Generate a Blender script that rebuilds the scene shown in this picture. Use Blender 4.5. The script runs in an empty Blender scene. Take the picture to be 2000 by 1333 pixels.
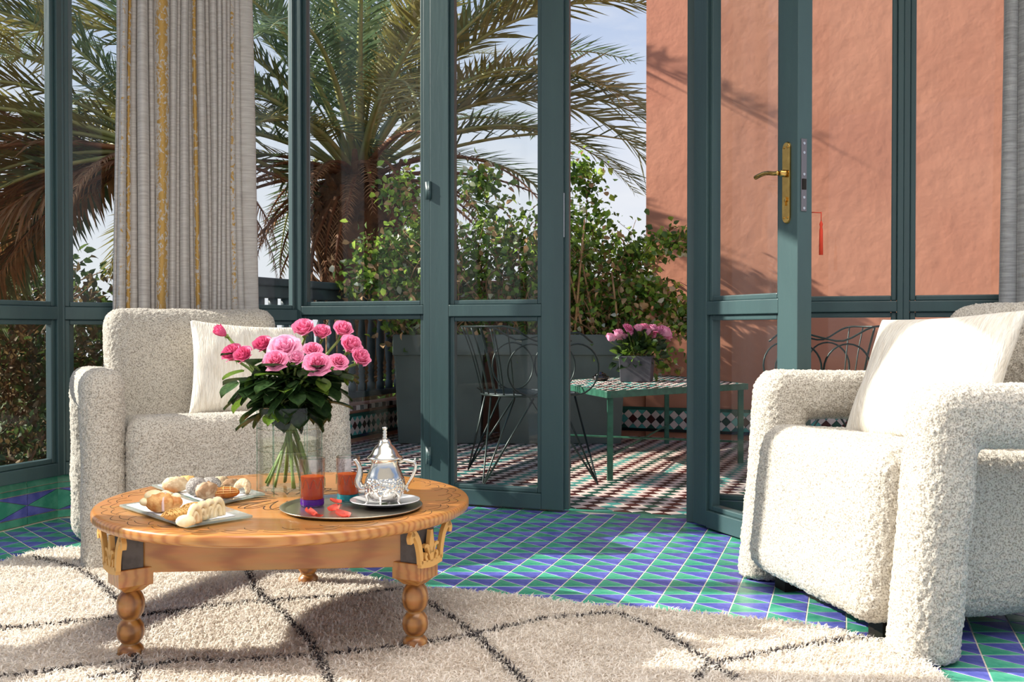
import bpy, math, random
import numpy as np
from mathutils import Vector, Matrix, noise
random.seed(7); rng = np.random.default_rng(7)
S = bpy.context.scene; COL = S.collection
PI = math.pi
# ---------------------------------------------------------------- camera, sky, sun, exposure
FPX, CAMZ, TH = 1944.0, 0.75, math.atan((666.5 - 642) / 1944.0)
cam = bpy.data.objects.new('camera', bpy.data.cameras.new('camera')); COL.objects.link(cam)
cam.data.lens = 35; cam.data.sensor_width = 36; cam.data.clip_start = .05
cam.location = (0, 0, CAMZ); cam.rotation_euler = (PI / 2 - TH, 0, 0); S.camera = cam

def ray(px, py):
    u, v = (px - 1000) / FPX, -(py - 666.5) / FPX
    return Vector((u, math.cos(TH) + v * math.sin(TH), -math.sin(TH) + v * math.cos(TH)))
def F(px, py, z=0.0):            # point of the horizontal plane z seen at a pixel
    d = ray(px, py); t = (z - CAMZ) / d.z
    return Vector((d.x * t, d.y * t, z))
def A(px, py, Y):                # point at depth Y
    d = ray(px, py); t = Y / d.y
    return Vector((d.x * t, Y, CAMZ + d.z * t))

def C(r, g, b, a=1):
    f = lambda c: (c / 255 / 12.92) if c <= 10.3 else ((c / 255 + .055) / 1.055) ** 2.4
    return (f(r), f(g), f(b), a)

S.view_settings.view_transform = 'Standard'; S.view_settings.look = 'None'
S.view_settings.gamma = 1; S.view_settings.use_curve_mapping = False
S.view_settings.exposure = 0.0
try:
    S.cycles.use_denoising = True
    S.cycles.max_bounces = 10; S.cycles.diffuse_bounces = 4; S.cycles.glossy_bounces = 4
    S.cycles.transparent_max_bounces = 24; S.cycles.transmission_bounces = 8
    S.cycles.caustics_refractive = False; S.cycles.caustics_reflective = False
    S.cycles.sample_clamp_indirect = 4
except Exception: pass

W = bpy.data.worlds.new('sky'); S.world = W; W.use_nodes = True
nt = W.node_tree; nt.nodes.clear(); N = nt.nodes.new; L = nt.links.new
tc = N('ShaderNodeTexCoord'); sp = N('ShaderNodeSeparateXYZ'); L(tc.outputs['Generated'], sp.inputs[0])
rmp = N('ShaderNodeValToRGB'); e = rmp.color_ramp.elements
e[0].position = 0.0; e[0].color = C(242, 243, 247); e[1].position = 1.0; e[1].color = C(72, 116, 190)
x = e.new(.13); x.color = C(230, 235, 245); x = e.new(.24); x.color = C(206, 219, 241); x = e.new(.45); x.color = C(128, 164, 220)
L(sp.outputs[2], rmp.inputs[0])
mp = N('ShaderNodeMapping'); mp.inputs['Scale'].default_value = (1.6, 1.6, 5.5); L(tc.outputs['Generated'], mp.inputs[0])
nz = N('ShaderNodeTexNoise'); nz.inputs['Scale'].default_value = 2.6; nz.inputs['Detail'].default_value = 7; nz.inputs['Roughness'].default_value = .62
L(mp.outputs[0], nz.inputs[0])
cr = N('ShaderNodeValToRGB'); cr.color_ramp.elements[0].position = .45; cr.color_ramp.elements[1].position = .75
cr.color_ramp.elements[1].color = (.75, .75, .75, 1); L(nz.outputs[0], cr.inputs[0])
mx = N('ShaderNodeMixRGB'); L(cr.outputs[0], mx.inputs[0]); L(rmp.outputs[0], mx.inputs[1]); mx.inputs[2].default_value = C(244, 245, 249)
bg = N('ShaderNodeBackground'); bg.inputs[1].default_value = 1.0; L(mx.outputs[0], bg.inputs[0])
wo = N('ShaderNodeOutputWorld'); L(bg.outputs[0], wo.inputs[0])

SUN_EL, SUN_AZ = math.radians(31), math.atan2(.10, -1.0)
to_sun = Vector((math.cos(SUN_AZ) * math.cos(SUN_EL), math.sin(SUN_AZ) * math.cos(SUN_EL), math.sin(SUN_EL)))
sun = bpy.data.objects.new('sun', bpy.data.lights.new('sun', 'SUN')); COL.objects.link(sun)
sun.data.energy = 9.4; sun.data.angle = math.radians(.6); sun.data.color = (1, .93, .83)
sun.rotation_euler = to_sun.to_track_quat('Z', 'Y').to_euler(); sun.location = (-6, 0, 6)
# added fill light, not a lamp of the room; lifts the interior shade
al = bpy.data.objects.new('ceiling_light', bpy.data.lights.new('ceiling_light', 'AREA')); COL.objects.link(al)
al.data.shape = 'RECTANGLE'; al.data.size = 3.6; al.data.size_y = 2.4; al.data.energy = 72; al.data.color = (1, .95, .89)
al.data.spread = math.radians(128); al.location = (0.3, 1.3, 2.98)

# ---------------------------------------------------------------- helpers
class MB:
    def __init__(s): s.v = []; s.f = []; s.m = []
    def add(s, vs, fs, m=0, M=None):
        o = len(s.v)
        s.v += [tuple(M @ Vector(p)) for p in vs] if M is not None else [tuple(p) for p in vs]
        s.f += [tuple(i + o for i in f) for f in fs]; s.m += [m] * len(fs); return s
    def box(s, a, b, M=None, m=0):
        x0, y0, z0 = a; x1, y1, z1 = b
        return s.add([(x0,y0,z0),(x1,y0,z0),(x1,y1,z0),(x0,y1,z0),(x0,y0,z1),(x1,y0,z1),(x1,y1,z1),(x0,y1,z1)],
                     [(3,2,1,0),(4,5,6,7),(0,1,5,4),(1,2,6,5),(2,3,7,6),(3,0,4,7)], m, M)
    def prism(s, poly, z0, z1, M=None, m=0, inset=0):
        n = len(poly); cx = sum(p[0] for p in poly)/n; cy = sum(p[1] for p in poly)/n
        top = [(p[0], p[1]) for p in poly]
        if inset:
            top = []
            for p in poly:
                d = math.hypot(p[0]-cx, p[1]-cy); k = 1 - inset/max(d, 1e-6); top.append((cx+(p[0]-cx)*k, cy+(p[1]-cy)*k))
        vs = [(p[0], p[1], z0) for p in poly] + [(p[0], p[1], z1) for p in top]
        fs = [tuple(reversed(range(n))), tuple(range(n, 2*n))] + [(i, (i+1) % n, n+(i+1) % n, n+i) for i in range(n)]
        return s.add(vs, fs, m, M)
    def tube(s, pts, r, n=8, M=None, m=0, closed=False, flat=1.0):
        pts = [Vector(p) for p in pts]; k = len(pts)
        if not hasattr(r, '__len__'): r = [r]*k
        vs = []; up = None
        for i, p in enumerate(pts):
            if closed: t = pts[(i+1) % k] - pts[i-1]
            else: t = pts[min(i+1, k-1)] - pts[max(i-1, 0)]
            t = t.normalized() if t.length > 1e-9 else Vector((0, 0, 1))
            if up is None:
                up = Vector((0, 0, 1)) if abs(t.z) < .9 else Vector((1, 0, 0))
            a = up - t*up.dot(t)
            if a.length < 1e-5: a = Vector((1, 0, 0)) - t*t.x
            a.normalize(); up = a; b = t.cross(a)
            for j in range(n):
                q = 2*PI*j/n; vs.append(p + a*(math.cos(q)*r[i]*flat) + b*(math.sin(q)*r[i]))
        fs = []
        for i in range(k if closed else k-1):
            i2 = (i+1) % k
            for j in range(n):
                fs.append((i*n+j, i*n+(j+1) % n, i2*n+(j+1) % n, i2*n+j))
        if not closed: fs += [tuple(reversed(range(n))), tuple(range((k-1)*n, k*n))]
        return s.add(vs, fs, m, M)
    def lathe(s, prof, n=24, M=None, m=0, capb=True, capt=True):
        vs = [(r*math.cos(2*PI*j/n), r*math.sin(2*PI*j/n), z) for r, z in prof for j in range(n)]
        k = len(prof)
        fs = [(i*n+j, i*n+(j+1) % n, (i+1)*n+(j+1) % n, (i+1)*n+j) for i in range(k-1) for j in range(n)]
        if capb: fs.append(tuple(reversed(range(n))))
        if capt: fs.append(tuple(range((k-1)*n, k*n)))
        return s.add(vs, fs, m, M)
    def grid(s, fn, nu, nv, M=None, m=0):
        vs = [fn(i/nu, j/nv) for j in range(nv+1) for i in range(nu+1)]
        fs = [(j*(nu+1)+i, j*(nu+1)+i+1, (j+1)*(nu+1)+i+1, (j+1)*(nu+1)+i) for j in range(nv) for i in range(nu)]
        return s.add(vs, fs, m, M)
    def mesh(s, name, mats, smooth=False):
        me = bpy.data.meshes.new(name); me.from_pydata(s.v, [], s.f)
        mats = mats if isinstance(mats, (list, tuple)) else [mats]
        for q in mats: me.materials.append(q)
        if len(mats) > 1: me.polygons.foreach_set('material_index', s.m)
        if smooth: me.polygons.foreach_set('use_smooth', [True]*len(me.polygons))
        me.update(); return me
    def obj(s, name, mats, parent=None, smooth=False, bevel=0, loc=None, seg=2, angle=40):
        o = link(name, s.mesh(name, mats, smooth), parent)
        if loc is not None: o.location = loc
        if bevel: add_bevel(o, bevel, seg)
        if smooth == 'auto': pass
        return o
def link(name, me, parent=None, loc=None):
    o = bpy.data.objects.new(name, me); COL.objects.link(o); o.parent = parent
    if loc is not None: o.location = loc
    return o
def add_bevel(o, w, seg=2):
    b = o.modifiers.new('bevel', 'BEVEL'); b.width = w; b.segments = seg; b.limit_method = 'ANGLE'; b.angle_limit = math.radians(35)
def npmesh(name, V, Fc, mats, mi=None, smooth=False):
    """V (n,3), Fc (m,k) faces of k corners"""
    me = bpy.data.meshes.new(name); V = np.asarray(V, np.float32); Fc = np.asarray(Fc, np.int32); m, k = Fc.shape
    me.vertices.add(len(V)); me.vertices.foreach_set('co', V.ravel())
    me.loops.add(m*k); me.loops.foreach_set('vertex_index', Fc.ravel())
    me.polygons.add(m); me.polygons.foreach_set('loop_start', np.arange(0, m*k, k, dtype=np.int32))
    try: me.polygons.foreach_set('loop_total', np.full(m, k, np.int32))
    except Exception: pass
    for q in (mats if isinstance(mats, (list, tuple)) else [mats]): me.materials.append(q)
    if mi is not None: me.polygons.foreach_set('material_index', np.asarray(mi, np.int32))
    if smooth: me.polygons.foreach_set('use_smooth', np.ones(m, bool))
    me.update(calc_edges=True); me.validate(); return me
def thing(name, label, cat, loc=(0, 0, 0), rz=0, group=None):
    o = bpy.data.objects.new(name, None); COL.objects.link(o); o.location = loc; o.rotation_euler = (0, 0, rz)
    o.empty_display_size = .05
    return tag(o, label, cat, group)
def tag(o, label, cat, group=None):
    o['label'] = label; o['category'] = cat
    if group: o['group'] = group
    return o
def struct(o):
    o['kind'] = 'structure'; return o
def stuff(o):
    o['kind'] = 'stuff'; return o
def frame_empty(name, M):
    o = bpy.data.objects.new(name, None); COL.objects.link(o); o.matrix_world = M; o.empty_display_size = .1; return o
def copy_tree(o, parent=None):
    c = o.copy(); COL.objects.link(c); c.parent = parent
    for ch in list(o.children): copy_tree(ch, c)
    return c
def bake(o):
    """apply an object's modifiers into shared mesh data"""
    dg = bpy.context.evaluated_depsgraph_get(); dg.update()
    me = bpy.data.meshes.new_from_object(o.evaluated_get(dg)); o.modifiers.clear(); o.data = me; return o
def T(x, y, z, rz=0, rx=0, ry=0, s=1):
    return Matrix.Translation((x, y, z)) @ Matrix.Rotation(rz, 4, 'Z') @ Matrix.Rotation(ry, 4, 'Y') @ Matrix.Rotation(rx, 4, 'X') @ Matrix.Scale(s, 4)
def lerp(a, b, t): return a + (b-a)*t
def spline(pts, n):
    pts = [Vector(p) for p in pts]; out = []
    P = [pts[0]*2-pts[1]] + pts + [pts[-1]*2-pts[-2]]
    for i in range(len(pts)-1):
        a, b, c, d = P[i:i+4]
        for k in range(n):
            t = k/n; out.append(.5*((2*b)+(c-a)*t+(2*a-5*b+4*c-d)*t*t+(3*b-a-3*c+d)*t**3))
    out.append(pts[-1]); return out

# ---------------------------------------------------------------- materials
def mat(name, col, rough=.5, metal=0, spec=.5, col2=None, scale=20, detail=4, bump=0, bscale=None, bdist=.01, coord='Object',
        rand=0, lo=.4, hi=.6, stretch=None, coat=0, sheen=0, trans=0, subs=0, extra=None, mixmode='noise'):
    m = bpy.data.materials.new(name); m.use_nodes = True; nt = m.node_tree; b = nt.nodes['Principled BSDF']
    b.inputs['Base Color'].default_value = col; b.inputs['Roughness'].default_value = rough; b.inputs['Metallic'].default_value = metal
    b.inputs['Specular IOR Level'].default_value = spec; b.inputs['Coat Weight'].default_value = coat; b.inputs['Coat Roughness'].default_value = .08
    if sheen: b.inputs['Sheen Weight'].default_value = sheen; b.inputs['Sheen Roughness'].default_value = .4
    if subs: b.inputs['Subsurface Weight'].default_value = subs; b.inputs['Subsurface Radius'].default_value = (.01, .006, .004)
    N = nt.nodes.new; L = nt.links.new
    tc = N('ShaderNodeTexCoord'); mp = N('ShaderNodeMapping'); L(tc.outputs[coord], mp.inputs[0])
    if stretch: mp.inputs['Scale'].default_value = stretch
    last = None
    if col2 is not None:
        n = N('ShaderNodeTexNoise'); n.inputs['Scale'].default_value = scale; n.inputs['Detail'].default_value = detail; L(mp.outputs[0], n.inputs[0])
        r = N('ShaderNodeValToRGB'); r.color_ramp.elements[0].position = lo; r.color_ramp.elements[1].position = hi
        r.color_ramp.elements[0].color = col; r.color_ramp.elements[1].color = col2; L(n.outputs[0], r.inputs[0]); last = r.outputs[0]
    if rand:
        oi = N('ShaderNodeObjectInfo'); ge = N('ShaderNodeNewGeometry'); ad = N('ShaderNodeMath'); ad.operation = 'ADD'
        L(oi.outputs['Random'], ad.inputs[0]); L(ge.outputs['Random Per Island'], ad.inputs[1])
        fr = N('ShaderNodeMath'); fr.operation = 'FRACT'; L(ad.outputs[0], fr.inputs[0])
        mr = N('ShaderNodeMapRange'); mr.inputs['To Min'].default_value = 1-rand; mr.inputs['To Max'].default_value = 1+rand; L(fr.outputs[0], mr.inputs[0])
        hs = N('ShaderNodeHueSaturation'); L(mr.outputs[0], hs.inputs['Value'])
        if last: L(last, hs.inputs['Color'])
        else: hs.inputs['Color'].default_value = col
        last = hs.outputs[0]
    if last: L(last, b.inputs['Base Color'])
    if bump:
        n2 = N('ShaderNodeTexNoise'); n2.inputs['Scale'].default_value = bscale or scale; n2.inputs['Detail'].default_value = 3; L(mp.outputs[0], n2.inputs[0])
        bp = N('ShaderNodeBump'); bp.inputs['Strength'].default_value = bump; bp.inputs['Distance'].default_value = bdist
        L(n2.outputs[0], bp.inputs['Height']); L(bp.outputs[0], b.inputs['Normal'])
    if extra: extra(nt, b, mp)
    return m
def leafmat(name, col, col2, trans=.35, rough=.5, rand=.25):
    m = mat(name, col, rough, col2=col2, scale=9, lo=.35, hi=.65, rand=rand)
    nt = m.node_tree; b = nt.nodes['Principled BSDF']; o = nt.nodes['Material Output']
    t = nt.nodes.new('ShaderNodeBsdfTranslucent'); ms = nt.nodes.new('ShaderNodeMixShader'); ms.inputs[0].default_value = trans
    src = b.inputs['Base Color'].links[0].from_socket
    nt.links.new(src, t.inputs[0]); nt.links.new(b.outputs[0], ms.inputs[1]); nt.links.new(t.outputs[0], ms.inputs[2]); nt.links.new(ms.outputs[0], o.inputs[0])
    return m
def thinglass(name, tint=(1, 1, 1, 1), refl=1.0, ior=1.45, rough=0.0, body=None, bodyfac=0):
    m = bpy.data.materials.new(name); m.use_nodes = True; nt = m.node_tree; nt.nodes.clear(); N = nt.nodes.new; L = nt.links.new
    tr = N('ShaderNodeBsdfTransparent'); tr.inputs[0].default_value = tint
    gl = N('ShaderNodeBsdfGlossy'); gl.inputs['Roughness'].default_value = rough
    lw = N('ShaderNodeLayerWeight'); lw.inputs[0].default_value = .5; pw = N('ShaderNodeMath'); pw.operation = 'POWER'; L(lw.outputs['Facing'], pw.inputs[0]); pw.inputs[1].default_value = 4.5
    f0 = ((ior-1)/(ior+1))**2; ma = N('ShaderNodeMath'); ma.operation = 'MULTIPLY_ADD'; L(pw.outputs[0], ma.inputs[0]); ma.inputs[1].default_value = 1-f0; ma.inputs[2].default_value = f0
    mu = N('ShaderNodeMath'); mu.operation = 'MULTIPLY'; mu.inputs[1].default_value = refl; L(ma.outputs[0], mu.inputs[0]); mu.use_clamp = True
    ms = N('ShaderNodeMixShader'); L(mu.outputs[0], ms.inputs[0]); L(tr.outputs[0], ms.inputs[1]); L(gl.outputs[0], ms.inputs[2])
    out = ms.outputs[0]
    if bodyfac:
        d = N('ShaderNodeBsdfDiffuse'); d.inputs[0].default_value = body; tl = N('ShaderNodeBsdfTranslucent'); tl.inputs[0].default_value = body
        m1 = N('ShaderNodeMixShader'); L(d.outputs[0], m1.inputs[1]); L(tl.outputs[0], m1.inputs[2])
        m2 = N('ShaderNodeMixShader'); m2.inputs[0].default_value = bodyfac; L(out, m2.inputs[1]); L(m1.outputs[0], m2.inputs[2]); out = m2.outputs[0]
    o = N('ShaderNodeOutputMaterial'); L(out, o.inputs[0]); return m

M_teal = mat('teal_paint', C(54, 76, 79), .4, col2=C(60, 84, 86), scale=6, bump=.08, bscale=60, stretch=(1, 1, .15))
M_teald = mat('teal_paint_dark', C(40, 56, 58), .45)
M_pane = thinglass('window_glass', (.96, .975, .97, 1), refl=.45)
M_grout = mat('grout', C(222, 212, 198), .9, col2=C(200, 190, 178), scale=60)
M_green = mat('green_glaze', C(58, 146, 120), .24, col2=C(88, 170, 142), scale=18, rand=.16, bump=.12, bscale=35, bdist=.004, spec=.6)
M_blue = mat('blue_glaze', C(80, 86, 166), .24, col2=C(106, 110, 190), scale=18, rand=.16, bump=.12, bscale=35, bdist=.004, spec=.6)
M_zw = mat('zellij_white', C(216, 196, 186), .3, col2=C(226, 208, 198), scale=20, rand=.1)
M_zb = mat('zellij_burgundy', C(78, 34, 32), .25, rand=.3)
M_zg = mat('zellij_green', C(34, 78, 66), .25, rand=.25)
M_zt = mat('zellij_turquoise', C(84, 160, 150), .25, rand=.2)
M_zk = mat('zellij_black', C(22, 26, 28), .25, rand=.2)
M_terra = mat('terracotta_plaster', C(186, 122, 96), .85, col2=C(200, 138, 110), scale=1.6, detail=9, lo=.3, hi=.7, bump=.35, bscale=9, bdist=.02)
M_white = mat('white_plaster', C(226, 222, 214), .8, bump=.1, bscale=20)
M_steel = mat('steel', C(190, 192, 196), .25, 1)
M_earth = mat('earth', C(92, 78, 56), .95, col2=C(112, 104, 66), scale=2.5, bump=.5, bscale=8, bdist=.05)
# ---------------------------------------------------------------- the glazed bay: facets by their corners (inner face line)
def facet(P, Q):
    """matrix with x from P to Q, y outwards, z up, and the length"""
    d = Vector((Q[0]-P[0], Q[1]-P[1], 0)); l = d.length; d.normalize(); n = Vector((-d.y, d.x, 0))
    return Matrix(((d.x, n.x, 0, P[0]), (d.y, n.y, 0, P[1]), (0, 0, 1, 0), (0, 0, 0, 1))), l
C1 = (-1.805, 3.94); C2 = (-.975, 4.54); DW = Vector((.936, -.352, 0)); W0 = Vector((.70, 3.91, 0))
def wp(s): return (W0.x - .936*s, W0.y + .352*s)
C0 = (C1[0]-.33*3.5, C1[1]-.945*3.5); C4 = wp(-1.62)
HEAD = 2.85
def casement(e, W, z0, z1, sl, sr, rails, t=.05, y0=-.05, bead=.02, lip=.02, pbead=True):
    """stiles, rails, beads and panes between; rails are (z0, z1) faces; everything its own part"""
    MB().box((0, y0, z0), (sl, y0+t, z1)).obj('stile', M_teal, e, bevel=.003)
    MB().box((W-sr, y0, z0), (W, y0+t, z1)).obj('stile', M_teal, e, bevel=.003)
    for a, b in rails: MB().box((sl, y0, a), (W-sr, y0+t, b)).obj('rail', M_teal, e, bevel=.003)
    for (a0, a1), (b0, b1) in zip(rails[:-1], rails[1:]):
        x0, x1, zb, zt = sl, W-sr, a1, b0; b = bead; q = MB(); ya, yb = y0+.012, y0+t-.008
        q.box((x0, ya, zb), (x0+b, yb, zt)); q.box((x1-b, ya, zb), (x1, yb, zt))
        q.box((x0+b, ya, zb), (x1-b, yb, zb+b)); q.box((x0+b, ya, zt-b), (x1-b, yb, zt)); q.obj('glazing_bead', M_teal, e, bevel=.004)
        MB().box((x0+b-.002, y0+t*.55, zb+b-.002), (x1-b+.002, y0+t*.55+.004, zt-b+.002)).obj('pane', M_pane, e)
def window(n, P, Q, z0, posts, rails, sw=.045, **k):
    M, l = facet(P, Q); e = struct(frame_empty('window_%d' % n, M))
    xs = [0] + posts + [l]; 
    for i in range(len(xs)-1):
        a, b = xs[i], xs[i+1]; f = frame_empty('casement', Matrix.Translation((a, 0, 0))); f.parent = e
        f.matrix_parent_inverse = Matrix.Identity(4); f.matrix_basis = Matrix.Translation((a, 0, 0))
        casement(f, b-a, z0, HEAD, sw, sw, rails, **k)
    return e
PL = .173
RL = [(PL, PL+.05), (.785, .835), (HEAD-.07, HEAD)]
window(1, C0, C1, PL, [.93, 1.80, 2.67], RL, sw=.042)
window(2, C1, C2, PL, [.50], RL, sw=.024)
# corner posts of the bay
for k, (p, z) in enumerate(((C1, PL), (C2, 0))):
    q = MB(); q.lathe([(.05, z), (.05, HEAD)], 8, M=T(p[0]-.0, p[1]+.035, 0, .4)); struct(q.obj('trim_%d' % (k+1), M_teal))
SL, SA, SB, SJ = 1.775, 1.101, .506, 0.0
RD = [(.008, .072), (.80, .85), (HEAD-.09, HEAD)]
RR = [(.0, .09), (.81, .85), (HEAD-.07, HEAD)]
window(3, wp(SL), wp(SA), 0.0, [], RR, sw=.034)
window(4, wp(-.075), C4, 0.0, [.702, 1.30], RR, sw=.021)
# door leaf standing closed
def door_leaf(n, M, W, RAILS):
    e = struct(frame_empty('door_%d' % n, M)); casement(e, W, .008, HEAD, .087, .095, RAILS, t=.055, y0=-.055)
    return e
M, l = facet(wp(SA), wp(SB)); dA = door_leaf(1, M, l, RD)
def hinge(e, x, z, y=-.06, s=1):
    q = MB(); q.lathe([(.007, 0), (.007, .075)], 10, M=T(x, y, z)); q.lathe([(.0085, .038), (.0085, .04)], 10, M=T(x, y, z))
    q.box((x-.022*s, y+.002, z), (x, y+.006, z+.075)); q.obj('hinge', M_teal, e, smooth=True)
for z in (.17, 1.30, 2.2): hinge(dA, .002, z)
q = MB().box((l, -.05, 1.12), (l+.003, -.02, 1.30)); q.obj('strike_plate', M_steel, dA, bevel=.001)
# meeting stile rebate of the closed leaf
MB().box((l-.004, -.035, .01), (l+.018, -.008, HEAD)).obj('rebate_strip', M_teal, dA, bevel=.003)
# door leaf swung open into the room
hb = Vector((.688, 3.78, 0)); ang = math.atan2(-.921, .39)
n_ = Vector((-math.sin(ang), math.cos(ang), 0)); d_ = Vector((math.cos(ang), math.sin(ang), 0))
# x along the leaf from the hinge, y = its far face side
M = Matrix(((d_.x, n_.x, 0, hb.x), (d_.y, n_.y, 0, hb.y), (0, 0, 1, 0), (0, 0, 0, 1)))
dB = struct(frame_empty('door_2', M)); WB = .604
casement(dB, WB, .012, HEAD, .087, .10, RD, t=.058, y0=0)
M_brass = mat('brass', C(196, 160, 92), .2, 1, col2=C(176, 142, 80), scale=30)
M_lock = mat('worn_lock_metal', C(128, 122, 124), .35, 1)
M_hole = mat('dark_metal', C(40, 34, 28), .5, .6)
# brass handle plate on the face toward the camera (y < 0), lever pointing back to the hinge
q = MB(); w, zc, zh = .019, 1.228, .135; pts = []
for a in range(0, 181, 15): pts.append((w*math.cos(math.radians(a)), zh-w*1.2+w*1.2*math.sin(math.radians(a))))
for a in range(180, 361, 15): pts.append((w*math.cos(math.radians(a)), -zh+w*1.2+w*1.2*math.sin(math.radians(a))))
RX = Matrix.Rotation(PI/2, 4, 'X')
Mh = Matrix.Translation((WB-.052, 0, zc)) @ RX
hp = MB().prism(pts, 0, .007, M=Mh, inset=.003).obj('handle_plate', M_brass, dB, bevel=.001)
for sx in (-.009, .009):
    for sz in (-.115, .115): MB().lathe([(.0032, .006), (.0032, .009), (.001, .0095)], 8, M=Mh @ T(sx, sz, 0)).obj('screw', M_brass, hp)
MB().lathe([(.012, .006), (.012, .016), (.010, .018), (.010, .03)], 16, M=Mh @ T(0, .03, 0)).obj('handle_boss', M_brass, hp, smooth=True)
lev = [(.0, .03, .036), (-.02, .031, .04), (-.045, .036, .042), (-.07, .037, .042), (-.095, .034, .042), (-.108, .032, .041), (-.116, .031, .04)]
MB().tube(spline([Vector(p) for p in lev], 5), [.0075]*31, 12, M=Mh).obj('lever', M_brass, hp, smooth=True)
MB().lathe([(.009, .006), (.009, .012)], 14, M=Mh @ T(0, -.055, 0)).box((-.003, -.075, .006), (.003, -.055, .012), M=Mh).obj('lock_escutcheon', M_brass, hp)
MB().box((WB, .012, 1.13), (WB+.003, .034, 1.365)).obj('lock_plate', M_lock, dB, bevel=.001)
for z in (1.14, 1.175, 1.25, 1.32, 1.35): MB().lathe([(.0045, 0), (.0045, .0012)], 10, M=T(WB+.003, .023, z, 0, 0, PI/2)).obj('lock_screw', M_steel, dB)
MB().box((WB+.002, .016, 1.20), (WB+.006, .030, 1.235)).obj('latch', M_hole, dB)
for z in (.17, 1.30, 2.2): hinge(dB, -.002, z, y=.062)
# red tassel hanging from the far handle
q = MB(); base = M @ Vector((WB+.012, .085, 1.13)); q.tube([base, base+Vector((0, 0, -.03))], .0015, 6); q.lathe([(.002, -.03), (.006, -.04), (.004, -.05), (.006, -.06), (.007, -.14)], 10, M=Matrix.Translation(base))
q.tube([base+Vector((0, 0, -.003)), M @ Vector((WB-.05, .07, 1.135))], .0015, 6)
tag(q.obj('tassel', mat('red_thread', C(205, 60, 36), .8), smooth=True), 'thin red-orange key tassel hanging behind the open door leaf', 'tassel')
# heads over windows, jamb, threshold, ceiling
def head(n, P, Q):
    M, l = facet(P, Q); e = MB().box((-.02, -.09, HEAD), (l+.02, .10, 3.05), M=M); struct(e.obj('trim_%d' % n, M_white))
head(3, C0, C1); head(4, C1, C2); head(5, C2, C4)
Mj, lj = facet(wp(0), wp(-.075))
struct(MB().box((0, -.075, 0), (lj+.01, .06, HEAD), M=Mj).obj('trim_6', M_teal, bevel=.004))
MB_ = MB(); Mt, lt = facet(wp(SL), C4)
struct(MB().box((0, -.03, -.06), (lt, .07, -.004), M=Mt).obj('trim_7', M_green))
struct(MB().prism([(-4.2, -3.2), (4.2, -3.2), (4.2, 2.6), tuple(C4), wp(SL), C2, C1, C0], 3.05, 3.15).obj('ceiling', M_white))
# ---------------------------------------------------------------- tiled room floor
fl = struct(MB().prism([(-3.4, -1.5), (3.0, -1.5), (3.0, 3.02), tuple(C4), wp(SL), C2, C1, C0], -.08, -.0010).obj('floor', M_grout))
U = Vector((.1037, 0, 0)); V = Vector((.0292, .0867, 0)); P0 = Vector((.2005, 3.057, 0)); O = Vector((0, 0, 0))
def tri_mesh(a, b, c, z0, z1, gap=.0017, name='floor_tile', m=None):
    pts = [Vector(p) for p in (a, b, c)]; out = []
    for i in range(3):
        p, q, r = pts[i], pts[(i+1) % 3], pts[i-1]
        e1 = (q-p).normalized(); e2 = (r-p).normalized(); s = e1.cross(e2).length
        out.append(p + (e1+e2)*(gap/max(s, .2)))
    ins = []
    for i in range(3):
        p, q, r = out[i], out[(i+1) % 3], out[i-1]
        e1 = (q-p).normalized(); e2 = (r-p).normalized(); s = e1.cross(e2).length
        ins.append(p + (e1+e2)*(.0008/max(s, .2)))
    vs = [(p.x, p.y, z0) for p in out]+[(p.x, p.y, z1-.0008) for p in out]+[(p.x, p.y, z1) for p in ins]
    fs = [(0, 1, 4, 3), (1, 2, 5, 4), (2, 0, 3, 5), (3, 4, 7, 6), (4, 5, 8, 7), (5, 3, 6, 8), (6, 7, 8)]
    return vs, fs
gv, gf = tri_mesh(O, U, V, -.006, 0); bv, bf = tri_mesh(U, U+V, V, -.006, 0)
g_me = MB().add(gv, gf).mesh('green_tile', M_green); b_me = MB().add(bv, bf).mesh('blue_tile', M_blue)
def inside(p, poly):
    r = False; j = len(poly)-1
    for i in range(len(poly)):
        a, b = poly[i], poly[j]
        if (a[1] > p[1]) != (b[1] > p[1]) and p[0] < (b[0]-a[0])*(p[1]-a[1])/(b[1]-a[1])+a[0]: r = not r
        j = i
    return r
FP = [(-3.0, .5), (2.6, .5), (2.6, 3.1), (C4[0], C4[1]+.0), wp(SL), (C2[0], C2[1]-.05), (C1[0]+.05, C1[1]), (C0[0]+.05, C0[1])]
RUG = [F(*p) for p in ((-30, 1122), (0, 1112), (60, 1091), (150, 1078), (300, 1068), (440, 1074), (560, 1086), (612, 1100), (650, 1120), (740, 1148),
       (850, 1163), (940, 1171), (1040, 1181), (1150, 1196), (1290, 1206), (1400, 1216), (1560, 1233), (1640, 1248), (1700, 1263), (1760, 1284), (1800, 1305), (1840, 1338), (1930, 1440))]
RUGP = [(p.x, p.y) for p in RUG] + [(1.0, 1.35), (-1.7, 1.35)]
def project(p):
    d = p - Vector((0, 0, CAMZ)); fw = d.y*math.cos(TH) - d.z*math.sin(TH); up = d.y*math.sin(TH)+d.z*math.cos(TH)
    return 1000+FPX*d.x/fw, 666.5-FPX*up/fw
cand = []; rest = []
for i in range(-40, 40):
    for j in range(-32, 20):
        p = P0 + U*i + V*j
        for k, c in ((0, p+(U+V)/3), (1, p+(U+V)*(2/3))):
            if not inside((c.x, c.y), FP): continue
            if inside((c.x, c.y), RUGP) and inside((c.x-.06, c.y-.06), RUGP) and inside((c.x+.03, c.y+.09), RUGP): continue
            x_, y_ = project(c)
            if -60 < x_ < 2060 and y_ < 1400 and not (250 < x_ < 560) and not (1480 < x_ < 1890 and y_ < 1230): cand.append((c.y, k, p))
            else: rest.append((k, p))
cand.sort(key=lambda a: a[0])
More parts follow.
